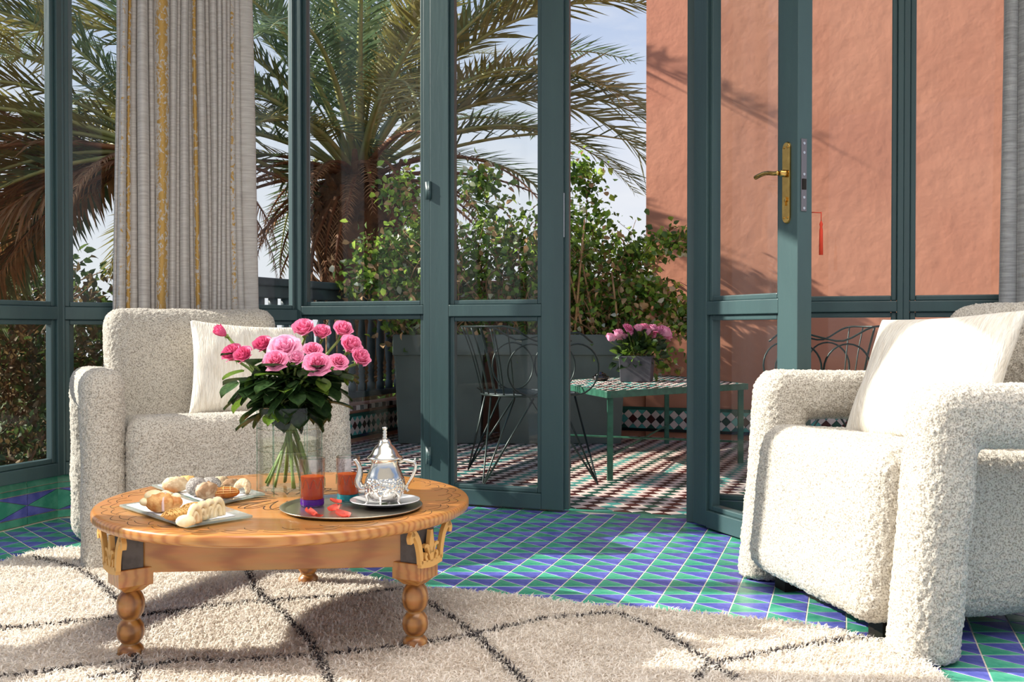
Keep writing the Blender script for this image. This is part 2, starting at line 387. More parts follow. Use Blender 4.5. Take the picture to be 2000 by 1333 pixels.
for c in cand[:300]: link('floor_tile', b_me if c[1] else g_me, fl).location = c[2]
q = MB()
for k, p in [(a[1], a[2]) for a in cand[300:]] + rest:
    q.add(bv if k else gv, bf if k else gf, k, M=Matrix.Translation(p))
stuff(q.obj('tile_field', [M_green, M_blue], fl))
# ---------------------------------------------------------------- tiled plinth under the side windows
def plinth(n, P, Q, name):
    M, l = facet(P, Q); e = struct(frame_empty(name, M))
    MB().box((0, -.002, 0), (l, .07, PL)).obj('plinth_core', M_grout, e)
    k = round(l/.155); w = l/k; g = .0012
    for i in range(k):
        a, b = i*w+g, (i+1)*w-g
        MB().box((a, -.008, .001), (b, 0, .03-g), ).obj('plinth_tile', M_green, e, bevel=.0015)
        MB().box((a, -.008, .118+g), (b, 0, .14-g)).obj('plinth_tile', M_green, e, bevel=.0015)
        MB().add([(a, -.008, .142), (b, -.008, .142), (b, .0, .142), (a, .0, .142), (a, -.001, .172), (b, -.001, .172), (b, .006, .172), (a, .006, .172)],
                 [(3,2,1,0),(4,5,6,7),(0,1,5,4),(1,2,6,5),(2,3,7,6),(3,0,4,7)]).obj('plinth_tile', M_green, e)
        z0, z1, xm = .03+g, .118-g, (a+b)/2; zm = (z0+z1)/2
        R = Matrix(((1, 0, 0, 0), (0, 0, -1, 0), (0, 1, 0, 0), (0, 0, 0, 1)))
        if i % 2: ts = [(((a, z0), (b, z0), (a, z1)), 1), (((b, z0), (b, z1), (a, z1)), 0)]
        else: ts = [(((a, z0), (b, z0), (b, z1)), 1), (((a, z0), (b, z1), (a, z1)), 0)]
        ts = [(((a, z0), (b, z0), (a if i % 2 else b, zm)), 1), (((a, z1), (a if i % 2 else b, zm), (b, z1)), 1),
              (((a, z0), (b, zm), (a, z1)), 0) if i % 2 == 0 else (((b, z0), (b, z1), (a, zm)), 0)]
        for t3, c in ts:
            v3, f3 = tri_mesh(*[Vector((p[0], p[1], 0)) for p in t3], 0, .008, gap=.0009)
            MB().add(v3, f3, M=R).obj('plinth_tile', M_blue if c else M_green, e)
i0 = Vector(C1) + (Vector(C0)-Vector(C1)).normalized()*1.24
plinth(1, (i0.x, i0.y), C1, 'baseboard_left'); plinth(2, C1, C2, 'baseboard_back')
Mx, lx = facet(C0, (i0.x, i0.y)); struct(MB().box((0, -.006, 0), (lx, .06, PL), M=Mx).obj('baseboard_front', M_green))
# ---------------------------------------------------------------- terrace outside
BD = Vector((.375, .927, 0)).normalized(); B0 = Vector((-1.08, 6.57, 0))
WD = Vector((.93, -.37, 0)).normalized(); TW = Vector((.94, 6.99, 0))
terr = [wp(SL-.0), wp(-1.6), (3.6, 3.1), (3.6, 6.4), tuple((TW+WD*.0).xy), (-.72, 7.5), tuple((B0-BD*1.68).xy), (C2[0]-.05, C2[1]+.1)]
pf = struct(MB().prism(terr, -.09, -.013).obj('floor', M_grout)); pf.name = 'floor_terrace'
a_ = Vector((.0306, .077, 0)).normalized()*.082; b_ = Vector((a_.y, -a_.x, 0)); Z0 = Vector((.368, 4.339, 0))
def quad_mesh(c, z0, z1, gap=.0009, inset=.0007):
    n = len(c); cen = sum(c, Vector((0, 0, 0)))/n; o_ = []; i_ = []
    for p in c:
        d = (cen-p).normalized(); o_.append(p+d*gap*1.4); i_.append(p+d*(gap+inset)*1.4)
    return [(p.x, p.y, z0) for p in o_]+[(p.x, p.y, z1-.0007) for p in o_]+[(p.x, p.y, z1) for p in i_], \
           [(k, (k+1) % n, n+(k+1) % n, n+k) for k in range(n)]+[(n+k, n+(k+1) % n, 2*n+(k+1) % n, 2*n+k) for k in range(n)]+[tuple(range(2*n, 3*n))]
qv, qf = quad_mesh([-a_/2, b_/2, a_/2, -b_/2][::-1] if (b_.cross(a_)).z < 0 else [-a_/2, b_/2, a_/2, -b_/2], -.016, -.01)
zm = [MB().add(qv, qf).mesh('zellij_tile', m) for m in (M_zg, M_zb, M_zt, M_zw)]
seq = [1, 2, 1, 0]
cand = []; rest = []
W1 = Vector(wp(0)).to_3d()
for i in range(-60, 70):
    for j in range(-50, 55):
        for h in (0, .5):
            p = Z0 + a_*(i+h) + b_*(j+h)
            if (p-W1).dot(Vector((.352, .936, 0))) < .105: continue
            if not inside((p.x, p.y), terr): continue
            k = 3 if h else seq[j % 4]; x_, y_ = project(p)
            if 900 < x_ < 1345 and y_ < 1020: cand.append((p.y, k, p))
            elif -40 < x_ < 1600: rest.append((k, p))
cand.sort(key=lambda a: a[0])
for c in cand[:300]: link('zellij_tile', zm[c[1]], pf).location = c[2]
q = MB()
for k, p in [(a[1], a[2]) for a in cand[300:]] + rest: q.add(qv, qf, k, M=Matrix.Translation(p))
stuff(q.obj('zellij_field', [M_zg, M_zb, M_zt, M_zw], pf))
# border row of slanting tiles along the threshold
Mt, lt = facet(wp(SL-.1), wp(-.9)); n = int(lt/.055)
for i in range(n):
    k = [3, 1, 3, 0, 3, 2][i % 6]; x0 = i*.055
    if i > 120: break
    MB().add(*quad_mesh([Vector((x0, .072, 0)), Vector((x0+.055, .072, 0)), Vector((x0+.075, .10, 0)), Vector((x0+.02, .10, 0))], -.016, -.01), M=Mt).obj('border_tile', [M_zg, M_zb, M_zt, M_zw][k], pf)
    k = [1, 3, 0, 3, 2, 3][i % 6]
# terracotta house wall with its zellij base
def wall_box(name, P, Q, z1, t, m=M_terra, z0=-.1):
    M, l = facet(P, Q); return struct(MB().box((0, 0, z0), (l, t, z1), M=M).obj(name, m))
E = TW + WD*4.2
wall_box('wall_house', (TW.x, TW.y), (E.x, E.y), 5.2, 1.6)
def zband(name, P, Q, z0, rows, s, cap=True, seq=(1, 4, 0, 2, 1, 0), lim=300):
    """diamond mosaic band standing proud of a wall"""
    M, l = facet(P, Q); e = struct(frame_empty(name, M)); R = Matrix(((1, 0, 0, 0), (0, 0, -1, 0), (0, 1, 0, 0), (0, 0, 0, 1)))
    h = rows*s; MB().box((0, -.012, z0-.02), (l, .0, z0+h+.02)).obj('mosaic_bed', M_zk, e)
    cm = [M_zg, M_zb, M_zt, M_zw, M_zk]; n = int(l/s)
    for i in range(n+1):
        for r in range(rows*2+1):
            off = (r % 2)*.5; x = (i+off)*s; z = z0+r*s/2
            if x > l: continue
            k = 3 if r % 2 else (seq[i % len(seq)] if 0 < r < rows*2 else (2 if i % 3 else 0))
            poly = [Vector((x-s/2, z, 0)), Vector((x, z-s/2, 0)), Vector((x+s/2, z, 0)), Vector((x, z+s/2, 0))]
            if r == 0: poly = [poly[0], poly[2], poly[3]]
            if r == rows*2: poly = [poly[0], poly[1], poly[2]]
            v_, f_ = quad_mesh(poly, .012, .016); MB().add(v_, f_, M=R).obj('zellij_tile', cm[k], e)
    MB().box((0, -.02, z0+h), (l, 0, z0+h+.02)).obj('edge_strip', M_zg, e)
    return e
bp0 = TW - WD*.25; bp1 = TW + WD*.95
zband('baseboard_house', ((TW-WD*.35).x, (TW-WD*.35).y-.01), (bp1.x, bp1.y-.01), .05, 2, .065)
bp2 = TW + WD*2.2; zb2 = zband('baseboard_house_far', (bp1.x, bp1.y-.01), (bp2.x, bp2.y-.01), .05, 2, .065)
# parapet at the back of the terrace
wall_box('wall_parapet', (-.62, 7.42), (TW.x+.0, TW.y+.02), 1.06, .2)
struct(MB().box((0, -.02, 1.06), (facet((-.62, 7.42), (TW.x, TW.y))[1], .22, 1.10), M=facet((-.62, 7.42), (TW.x, TW.y+.02))[0]).obj('trim_8', M_terra, bevel=.01))
# low tiled wall + balustrade on the left
M_bal = mat('balustrade_paint', C(74, 92, 98), .5, col2=C(58, 72, 80), scale=8)
bs = B0 - BD*1.68; be = B0 + BD*.95
wall_box('wall_terrace', (bs.x, bs.y), (be.x, be.y), .235, .16, M_terra)
zb = zband('baseboard_terrace', (bs.x, bs.y), (be.x, be.y), .04, 2, .062)
Mb, lb = facet((bs.x, bs.y), (be.x, be.y))
q = 0
for i in range(int(lb/.05)):
    MB().box((i*.05+.001, -.018, .205), (i*.05+.049, -.006, .235), M=Matrix.Identity(4)).obj('border_tile', M_zw if i % 2 else (M_zb if i % 4 else M_zk), zb)
bal = thing('balustrade', 'grey painted wooden balustrade with turned balusters on the low tiled terrace wall', 'balustrade'); bal.matrix_world = Mb
MB().box((0, .03, .28), (lb, .11, .32)).obj('bottom_rail', M_bal, bal, bevel=.006)
MB().box((-.02, .0, 1.0), (lb+.02, .14, 1.045)).box((0, .03, .93), (lb, .11, 1.0)).obj('handrail', M_bal, bal, bevel=.008)
prof = [(.028, .32), (.028, .37), (.018, .38), (.026, .395), (.018, .41), (.026, .425), (.018, .44), (.026, .455), (.018, .47), (.026, .485), (.018, .50), (.024, .52),
        (.028, .56), (.030, .62), (.028, .70), (.022, .78), (.018, .80), (.026, .815), (.018, .83), (.026, .845), (.018, .86), (.028, .875), (.028, .93)]
bm_ = MB().lathe(prof, 12).mesh('baluster', M_bal, True)
nb = int(lb/.128)
for i in range(nb+1):
    o = link('baluster', bm_, bal); o.location = (.05+i*.128, .07, 0)
for x_ in (0, lb): MB().box((x_-.04, .03, .235), (x_+.04, .11, 1.12)).obj('newel_post', M_bal, bal, bevel=.006)
# terrace edge wall from balustrade back to the bay corner
wall_box('wall_terrace_return', (C2[0]-.12, C2[1]+.12), (bs.x, bs.y), .235, .12)
# garden ground
g = MB().grid(lambda u, v: (-16+u*30, 2.5+v*34, -.75+.05*noise.noise(Vector((u*20, v*20, 0)))+max(0, v-.3)*.6), 40, 40)
def earth_hole(p): return True
struct(g.obj('floor_garden', M_earth, smooth=True))
# ---------------------------------------------------------------- armchairs
def tex(name, kind, scale, **k):
    t = bpy.data.textures.new(name, kind)
    if hasattr(t, 'noise_scale'): t.noise_scale = scale
    for a, b in k.items(): setattr(t, a, b)
    return t
T_curl = tex('curl', 'CLOUDS', .0075, noise_depth=1); T_soft = tex('soft', 'CLOUDS', .16)
M_boucle = mat('boucle', C(142, 133, 121), .95, col2=C(204, 197, 185), scale=230, detail=2, lo=.34, hi=.56, bump=.7, bscale=240, bdist=.004, sheen=.25)
def rounded_box(q, a, b, r, fn=None, n=10):
    """rounded box as cube grid pulled to rounded corners; fn bends points"""
    a, b = Vector(a), Vector(b); lo = a+Vector((r,)*3); hi = b-Vector((r,)*3)
    def P(p):
        c = Vector([min(max(p[i], lo[i]), hi[i]) for i in range(3)]); d = Vector(p)-c
        p2 = c+d.normalized()*r if d.length > 1e-9 else Vector(p)
        return fn(p2) if fn else p2
    def ax(i):  # samples concentrated in the corners
        k = 4; s = [a[i]+r*(1-math.cos(PI/2*t/k)) for t in range(k)] ; m = [lerp(lo[i], hi[i], t/n) for t in range(n+1)]; e_ = [b[i]-r*(1-math.cos(PI/2*t/k)) for t in range(k-1, -1, -1)]
        return s+m[0:]+e_
    X, Y, Z = ax(0), ax(1), ax(2)
    for (i, j, k, rev) in ((0, 1, 2, 0), (1, 2, 0, 0), (2, 0, 1, 0)):
        S1, S2 = (X, Y, Z)[i], (X, Y, Z)[j]
        for val, flip in ((a[k], True), (b[k], False)):
            vs = []
            for v in S2:
                for u in S1:
                    p = [0, 0, 0]; p[i] = u; p[j] = v; p[k] = val; vs.append(P(p))
            m1 = len(S1); fs = []
            for v in range(len(S2)-1):
                for u in range(m1-1):
                    f = (v*m1+u, v*m1+u+1, (v+1)*m1+u+1, (v+1)*m1+u); fs.append(f[::-1] if flip else f)
            q.add(vs, fs)
    return q
def fuzzy(q, name, parent, vox=.0062, disp=.0105, smooth=6):
    o = q.obj(name, M_boucle, parent, smooth=True)
    r = o.modifiers.new('r', 'REMESH'); r.mode = 'VOXEL'; r.voxel_size = .011; r.use_smooth_shade = True
    s = o.modifiers.new('s', 'SMOOTH'); s.iterations = smooth; s.factor = .6
    u = o.modifiers.new('u', 'SUBSURF'); u.levels = 1; u.render_levels = 1; u.subdivision_type = 'SIMPLE'
    d0 = o.modifiers.new('d0', 'DISPLACE'); d0.texture = T_soft; d0.strength = .012; d0.mid_level = .5
    d = o.modifiers.new('d', 'DISPLACE'); d.texture = T_curl; d.strength = disp; d.mid_level = .5
    return bake(o)
def make_armchair(loc, rz, label):
    t = thing('armchair', label, 'armchair', loc, rz, 'boucle armchairs')
    hw = .455; th = .14
    # seat block: slopes back a little, front face leans out at the bottom
    def sf(p):
        k = (p.z-.05)/.42
        return Vector((p.x, p.y+(.045*k if p.y < .35 else 0)*(1-max(0, p.y)/.35), p.z - (.05*max(0, p.y)/.8 if p.z > .3 else 0)))
    fuzzy(rounded_box(MB(), (-.32, -.035, .05), (.32, .68, .475), .065, sf), 'seat', t)
    for s in (-1, 1):
        q = MB(); x0, x1 = (s*hw, s*(hw-th)) if s < 0 else (s*(hw-th), s*hw)
        fw = lambda p: Vector((p.x, p.y+.055*min(max(p.z, 0)/.6, 1.1)*max(0, 1-max(0, p.y-.1)/.5)-.0, max(.002, p.z-.02*max(0, p.y-.1))))
        rounded_box(q, (x0, -.005, -.06), (x1, .155, .625), .064, fw)
        rounded_box(q, (x0, -.0, .478), (x1, .68, .625), .055, fw)
        rounded_box(q, (x0, .50, 0), (x1, .67, .60), .06)
        fuzzy(q, 'armrest', t)
    def bf(p):
        return Vector((p.x*(1-.02*(p.z > .6)), p.y+(p.z-.35)*.28, p.z))
    fuzzy(rounded_box(MB(), (-.34, .50, .20), (.34, .68, .825), .07, bf), 'backrest', t)
    for s in (-1, 1): MB().box((s*.24-.03, .05, 0), (s*.24+.03, .11, .06)).obj('foot', M_hole, t)
    return t
rzL = math.radians(27); rzR = -math.radians(77.6)
# left chair: front centre; front faces local -y
ch1 = make_armchair((-.905, 3.175, 0), rzL, 'cream boucle armchair behind the coffee table, in front of the curtain')
ch2 = copy_tree(ch1); ch1.scale = (.945, 1, 1); ch2['label'] = 'cream boucle armchair at the right by the open door, cut by the picture edge'
ch2.location = (.772, 2.605, 0); ch2.rotation_euler = (0, 0, rzR)

# cushions
def cushion_mesh(w, h, t, seed):
    N_ = 72; V_ = []; Fc = []
    rs = np.random.default_rng(seed)
    def P(u, v, s):
        x, y = (u-.5)*2, (v-.5)*2
        ex = 1-.07*(1-y*y)**1.0; ey = 1-.07*(1-x*x)
        X, Y = x*w/2*ex, y*h/2*ey
        pr = max(0, (1-abs(x)**2.6))**.55*max(0, (1-abs(y)**2.6))**.55
        wr = noise.noise(Vector((X*7+seed, Y*9, s*2)))*.012*pr + noise.noise(Vector((X*22, Y*3.0+seed, 5)))*.006*pr
        z = s*(t/2*pr)+wr
        return (X, Y, z)
    q = MB()
    for s in (1, -1):
        q.grid(lambda u, v: P(u if s > 0 else 1-u, v, s), N_, N_)
    # rim ties the faces together
    return q
def mknub(nt, b, mp):
    N = nt.nodes.new; L = nt.links.new
    m2 = N('ShaderNodeMapping'); m2.inputs['Scale'].default_value = (190, 26, 60); tcn = [n for n in nt.nodes if n.type == 'TEX_COORD'][0]; L(tcn.outputs['Object'], m2.inputs[0])
    n = N('ShaderNodeTexNoise'); n.inputs['Scale'].default_value = 1; n.inputs['Detail'].default_value = 3; n.inputs['Distortion'].default_value = .6; L(m2.outputs[0], n.inputs[0])
    bp = N('ShaderNodeBump'); bp.inputs['Strength'].default_value = .9; bp.inputs['Distance'].default_value = .006; L(n.outputs[0], bp.inputs['Height']); L(bp.outputs[0], b.inputs['Normal'])
M_cush = mat('cushion_weave', C(240, 234, 222), .85, col2=C(222, 212, 196), scale=1, stretch=(120, 16, 40), detail=3, lo=.4, hi=.7, extra=mknub, sheen=.15)
def cushion(M, w, h, t, label, seed):
    q = cushion_mesh(w, h, t, seed); o = q.obj('cushion', M_cush, smooth=True); o.matrix_world = M
    r = o.modifiers.new('w', 'WELD'); r.merge_threshold = .0025
    return tag(o, label, 'cushion', 'square cushions on the armchairs')
def lay(chair, x, y, z, lean, spin, yaw=0):
    """cushion standing on its edge, leaning back by lean, rolled by spin"""
    base = Matrix.Translation(chair.location) @ Matrix.Rotation(chair.rotation_euler.z, 4, 'Z')
    return base @ Matrix.Translation((x, y, z)) @ Matrix.Rotation(yaw, 4, 'Z') @ Matrix.Rotation(PI/2-lean, 4, 'X') @ Matrix.Rotation(spin, 4, 'Z')
cushion(lay(ch1, .165, .44, .60, .27, -.06), .43, .35, .13, 'ivory ribbed cushion leaning in the armchair behind the roses', 3)
cushion(lay(ch2, -.02, .375, .615, .46, .05, .22), .48, .385, .15, 'ivory ribbed cushion leaning in the right armchair', 11)

# ---------------------------------------------------------------- rug
M_rug = leafmat('rug_wool', C(238, 230, 220), C(248, 242, 234), .4, .95, .05)
M_rugd = mat('rug_dark_wool', C(62, 58, 62), .95, col2=C(86, 80, 80), scale=40)
rug = MB().prism(RUGP, 0.0, .016).obj('rug', M_rug)
tag(rug, 'white shaggy rug with thin charcoal diamond lines under the coffee table', 'rug')
LN = [[(480, 1106), (500, 1165), (545, 1207), (600, 1266), (640, 1340), (700, 1430)],
      [(-20, 1248), (90, 1238), (265, 1220), (380, 1206), (480, 1193), (560, 1187), (640, 1181), (740, 1172), (805, 1163), (850, 1160)],
      [(180, 1345), (360, 1309), (440, 1311), (600, 1300), (780, 1282), (925, 1257), (1060, 1226), (1205, 1213)],
      [(800, 1172), (850, 1202), (920, 1252), (1010, 1340), (1060, 1400)],
      [(1205, 1213), (1290, 1252), (1390, 1316), (1440, 1350)], [(1360, 1345), (1390, 1318), (1500, 1293), (1640, 1268), (1720, 1262)],
      [(150, 1108), (300, 1110), (420, 1106), (600, 1098)], [(-20, 1345), (100, 1330), (265, 1312), (262, 1345)], [(60, 1100), (160, 1130), (250, 1215), (265, 1300)]]
segs = []
for l in LN:
    P_ = [F(*p) for p in l]
    P_ = spline(P_, 6)
    segs += [(a.x, a.y, b.x, b.y) for a, b in zip(P_[:-1], P_[1:])]
segs = np.array(segs)
nb_ = 260000
xy = rng.uniform((-1.75, 1.75), (1.45, 3.30), (nb_, 2))
poly = np.array(RUGP); ins = np.zeros(nb_, bool); j = len(poly)-1
for i in range(len(poly)):
    a, b = poly[i], poly[j]; c = ((a[1] > xy[:, 1]) != (b[1] > xy[:, 1])) & (xy[:, 0] < (b[0]-a[0])*(xy[:, 1]-a[1])/(b[1]-a[1]+1e-12)+a[0]); ins ^= c; j = i
xy = xy[ins]
# keep what the picture frame can show
dx = xy[:, 0]/xy[:, 1]; xy = xy[(dx > -.58) & (dx < .55) & (xy[:, 1] > 1.95)]
n = len(xy)
dm = np.full(n, 9.)
for s in segs:
    d = np.array([s[2]-s[0], s[3]-s[1]]); t = np.clip(((xy-s[:2])@d)/(d@d+1e-9), 0, 1); dm = np.minimum(dm, np.hypot(*(xy-s[:2]-t[:, None]*d).T))
dark = (dm < .0085+rng.normal(0, .0035, n)) & (rng.random(n) < .8)
lean = np.array([noise.noise(Vector((p[0]*5, p[1]*5, 0))) for p in xy[::40]]).repeat(40)[:n]
th_ = 2.2*lean + rng.normal(0, 1.1, n) - 1.2
ln = rng.uniform(.012, .026, n); le = rng.uniform(.25, 1.0, n)
dxy = np.stack([np.cos(th_), np.sin(th_)], 1); px_ = np.stack([-dxy[:, 1], dxy[:, 0]], 1)
w = rng.uniform(.0011, .0024, n)[:, None]
b0 = np.c_[xy, np.full(n, .012)]; m0 = np.c_[xy+dxy*(ln*le*.35)[:, None], .012+ln*.62]; t0 = np.c_[xy+dxy*(ln*le)[:, None], .012+ln*(1.05-.5*le)]
z0 = np.zeros((n, 1)); W3 = np.c_[px_*w, z0]
Vv = np.stack([b0-W3, b0+W3, m0+W3*1.0, m0-W3*1.0, t0], 1).reshape(-1, 3)
k = np.arange(n)[:, None]*5
Ff = np.concatenate([k+np.array([0, 1, 2]), k+np.array([0, 2, 3]), k+np.array([3, 2, 4])], 0)
mi = np.tile(dark.astype(np.int32), 3)
stuff(link('pile', npmesh('pile', Vv, Ff, [M_rug, M_rugd], mi), rug))

# ---------------------------------------------------------------- coffee table
def wood(name, c1, c2, c3, sc=(1.2, 9, 9), rough=.35, coat=.3, ring=False):
    def ex(nt, b, mp):
        N = nt.nodes.new; L = nt.links.new
        w = N('ShaderNodeTexWave'); w.wave_type = 'BANDS'; w.bands_direction = 'Y'; w.inputs['Scale'].default_value = 2.6; w.inputs['Distortion'].default_value = 5; w.inputs['Detail'].default_value = 3
        w.inputs['Detail Scale'].default_value = .9
        m2 = N('ShaderNodeMapping'); m2.inputs['Scale'].default_value = sc; tcn = [n for n in nt.nodes if n.type == 'TEX_COORD'][0]
        L(tcn.outputs['Object'], m2.inputs[0]); L(m2.outputs[0], w.inputs[0])
        r = N('ShaderNodeValToRGB'); el = r.color_ramp.elements; el[0].color = c1; el[1].color = c3; x = el.new(.55); x.color = c2; L(w.outputs[0], r.inputs[0])
        n = N('ShaderNodeTexNoise'); n.inputs['Scale'].default_value = 60; m3 = N('ShaderNodeMapping'); m3.inputs['Scale'].default_value = (.08, 1, 1); L(tcn.outputs['Object'], m3.inputs[0]); L(m3.outputs[0], n.inputs[0])
        mm = N('ShaderNodeMixRGB'); mm.blend_type = 'MULTIPLY'; mm.inputs[0].default_value = .35; L(r.outputs[0], mm.inputs[1]); L(n.outputs[1], mm.inputs[2]); last = mm.outputs[0]
        g = N('ShaderNodeHueSaturation'); g.inputs['Value'].default_value = .98; L(last, g.inputs['Color']); L(g.outputs[0], b.inputs['Base Color'])
    return mat(name, c2, rough, coat=coat, extra=ex)
M_pine = wood('pine', C(204, 142, 76), C(198, 134, 68), C(176, 108, 50))
M_leg = wood('pine_turned', C(190, 130, 66), C(176, 116, 54), C(134, 82, 34), sc=(8, 8, 1.6))
M_fret = mat('pale_fretwork', C(214, 162, 90), .5)
M_slate = mat('dark_block', C(88, 82, 80), .6, col2=C(70, 64, 62), scale=30)
M_ink = mat('burnt_line', C(62, 42, 24), .6)
TX, TY, TZ, TR = -.560, 2.475, .328, .452
tab = thing('coffee_table', 'round pine coffee table on turned legs, on the shaggy rug', 'table', (TX, TY, 0))
MB().lathe([(.42, .300), (.443, .3005), (.449, .304), (TR, .308), (TR, .3205), (.449, .3255), (.443, .3278), (.436, TZ)], 96, capb=True, capt=True).obj('tabletop', M_pine, tab, smooth=False)
for f in tab.children: 
    for p in f.data.polygons: p.use_smooth = len(p.vertices) == 4
# burnt line ornaments: arcs near the rim and a knotted motif in the middle
q = MB()
def inkline(pts, r=.0011): q.tube([(p[0], p[1], TZ+.0001) for p in pts], r, 5, flat=.35)
for k_ in range(30):
    a0 = k_*2*PI/30
    for rr, am in ((.415, .016), (.40, .010)):
        pts = []
        for i in range(11):
            a = a0+(i/10)*2*PI/30*.86; pts.append(((rr+am*math.sin(PI*i/10))*math.cos(a), (rr+am*math.sin(PI*i/10))*math.sin(a)))
        inkline(pts, .0009)
    a = a0+.09; inkline([((.375+.02*t)*math.cos(a+.03*t*t), (.375+.02*t)*math.sin(a+.03*t*t)) for t in (0, .5, 1, 1.5)], .0009)
for k_ in range(14):
    a0 = k_*2*PI/14
    for s in (-1, 1):
        pts = [((.05+.115*math.sin(PI*t*.8))*math.cos(a0+s*.45*t), (.05+.115*math.sin(PI*t*.8))*math.sin(a0+s*.45*t)) for t in [i/10 for i in range(11)]]
        inkline(pts, .0016)
stuff(q.obj('burnt_ornament', M_ink, tab))
LA = [math.radians(a) for a in (219.5, 331, 94)]; LRr = .385
def seg2(i, j): return (LRr*math.cos(LA[i]), LRr*math.sin(LA[i])), (LRr*math.cos(LA[j]), LRr*math.sin(LA[j]))
for i, j in ((0, 1), (1, 2), (2, 0)):
    P_, Q_ = seg2(i, j); M, l = facet(P_, Q_)
    MB().box((.02, -.012, .203), (l-.02, .012, .302), M=M).obj('apron', M_pine, tab, bevel=.002)
legp = [(.020, .004), (.028, .008), (.0315, .022), (.030, .036), (.022, .045), (.0185, .0475), (.024, .052), (.031, .064), (.0325, .078), (.030, .092), (.022, .104), (.0185, .107),
        (.024, .112), (.030, .122), (.033, .138), (.0325, .152), (.028, .166), (.021, .176), (.019, .179)]
legp = [(r*.93, z*.915) for r, z in legp]
lm = MB().lathe(legp, 24).mesh('leg', M_leg, True)
def fret(q, M):
    # pale crown fretwork: base bar, two S scrolls, a three-leafed finial
    def rib(pts, w, t=.009, n=5):
        pts = spline([(p[0], p[1], 0) for p in pts], n); L_, R_ = [], []
        for i, p in enumerate(pts):
            d = (pts[min(i+1, len(pts)-1)]-pts[max(i-1, 0)]).normalized(); nn = Vector((-d.y, d.x, 0))
            ww = w if not callable(w) else w(i/(len(pts)-1)); L_.append(p+nn*ww/2); R_.append(p-nn*ww/2)
        for i in range(len(pts)-1):
            q.prism([(L_[i].x, L_[i].y), (R_[i].x, R_[i].y), (R_[i+1].x, R_[i+1].y), (L_[i+1].x, L_[i+1].y)], 0, t, M=M)
    rib([(-.036, .004), (0, .0), (.036, .004)], .014)
    for s in (-1, 1):
        rib([(s*.034, .004), (s*.036, .024), (s*.044, .050), (s*.058, .068), (s*.068, .070)], lambda t: .010+.004*t)
        rib([(s*.060, .070), (s*.068, .060), (s*.066, .050)], lambda t: .013-.004*t)
        rib([(s*.004, .020), (s*.014, .036), (s*.024, .036)], lambda t: .010-.005*t)
        rib([(s*.014, .006), (s*.020, .016), (s*.016, .022)], .006)
    rib([(0, .004), (0, .022), (0, .040), (0, .066)], lambda t: .008+.010*math.sin(PI*min(1, t*1.05)))
for i, a in enumerate(LA):
    o = link('leg', lm, tab); o.location = (LRr*math.cos(a), LRr*math.sin(a), 0)
    Mb_ = T(LRr*math.cos(a), LRr*math.sin(a), 0, a+PI/4)
    q = MB(); q.lathe([(.028, .162), (.048, .177), (.054, .177), (.054, .217)], 4, M=Mb_ @ Matrix.Rotation(0, 4, 'Z')); q.obj('leg_block', M_pine, tab, bevel=.003)
    MB().box((-.034, -.030, .216), (.034, .018, .300), M=T(LRr*math.cos(a), LRr*math.sin(a), 0, a+PI/2)).obj('corner_block', M_slate, tab, bevel=.002)
    q = MB(); Mf = T((LRr+.036)*math.cos(a), (LRr+.036)*math.sin(a), .214, a+PI/2) @ Matrix.Scale(1.17, 4) @ Matrix(((1, 0, 0, 0), (0, 0, -1, 0), (0, 1, 0, 0), (0, 0, 0, 1)))
    fret(q, Mf); q.obj('fretwork_bracket', M_fret, tab)

# ---------------------------------------------------------------- things on the table
H = TZ+.0005
M_clear = thinglass('clear_glass', (.99, .995, .992, 1), refl=.55, ior=1.5)
M_edge = thinglass('glass_edge', (.70, .82, .78, 1), refl=1.4, ior=1.5)
M_water = thinglass('water', (.97, .985, .93, 1), refl=.5, ior=1.33)
# vase
vc = F(566, 962, H); VR = .0815
vase = thing('glass_vase', 'clear panelled cylinder glass vase with water holding the pink roses', 'vase', (vc.x, vc.y, H))
q = MB(); q.lathe([(VR-.002, 0), (VR, .003), (VR, .052), (VR-.002, .055), (VR, .058), (VR, .108), (VR-.002, .111), (VR, .114), (VR, .164), (VR-.002, .167), (VR, .17), (VR, .222), (VR-.003, .2225),
   (VR-.005, .220), (VR-.005, .012), (.001, .012)], 12, M=Matrix.Rotation(.25, 4, 'Z'), capt=False); q.obj('vase_glass', M_clear, vase)
q = MB()
for z in (.055, .111, .167, .2215): q.lathe([(VR-.001, z-.0012), (VR+.0012, z), (VR-.001, z+.0012)], 12, M=Matrix.Rotation(.25, 4, 'Z'), capb=False, capt=False)
for k_ in range(6):
    a = .25+k_*PI/3; q.tube([((VR)*math.cos(a), VR*math.sin(a), .002), (VR*math.cos(a), VR*math.sin(a), .221)], .0013, 5)
q.obj('glass_ribs', M_edge, vase)
MB().lathe([(VR-.006, .013), (VR-.006, .138)], 12, M=Matrix.Rotation(.25, 4, 'Z')).obj('water', M_water, vase)
# tray
tc_ = F(687, 993, H)
M_silver = mat('silver', C(214, 210, 202), .16, 1)
M_tray = mat('tray_metal', C(212, 204, 186), .30, 1)
tray = MB().lathe([(.10, 0), (.155, .0), (.163, .005), (.1655, .0065), (.1655, .008), (.161, .0075), (.153, .003), (.150, .0026), (.146, .0025), (.02, .0025)], 72, capb=True, capt=True).obj('tray', M_tray, smooth=True, loc=(tc_.x, tc_.y, H))
tag(tray, 'round shiny metal tray under the tea glasses and teapot', 'tray')
HT = H+.0032
M_tea = thinglass('tea', (.95, .45, .10, 1), refl=.6, ior=1.33, body=C(222, 112, 30), bodyfac=.9)
M_purple = thinglass('purple_glass', (.42, .14, .62, 1), refl=1.2, body=C(130, 60, 190), bodyfac=.7)
M_aqua = thinglass('aqua_glass', (.18, .62, .68, 1), refl=1.2, body=C(50, 180, 190), bodyfac=.7)
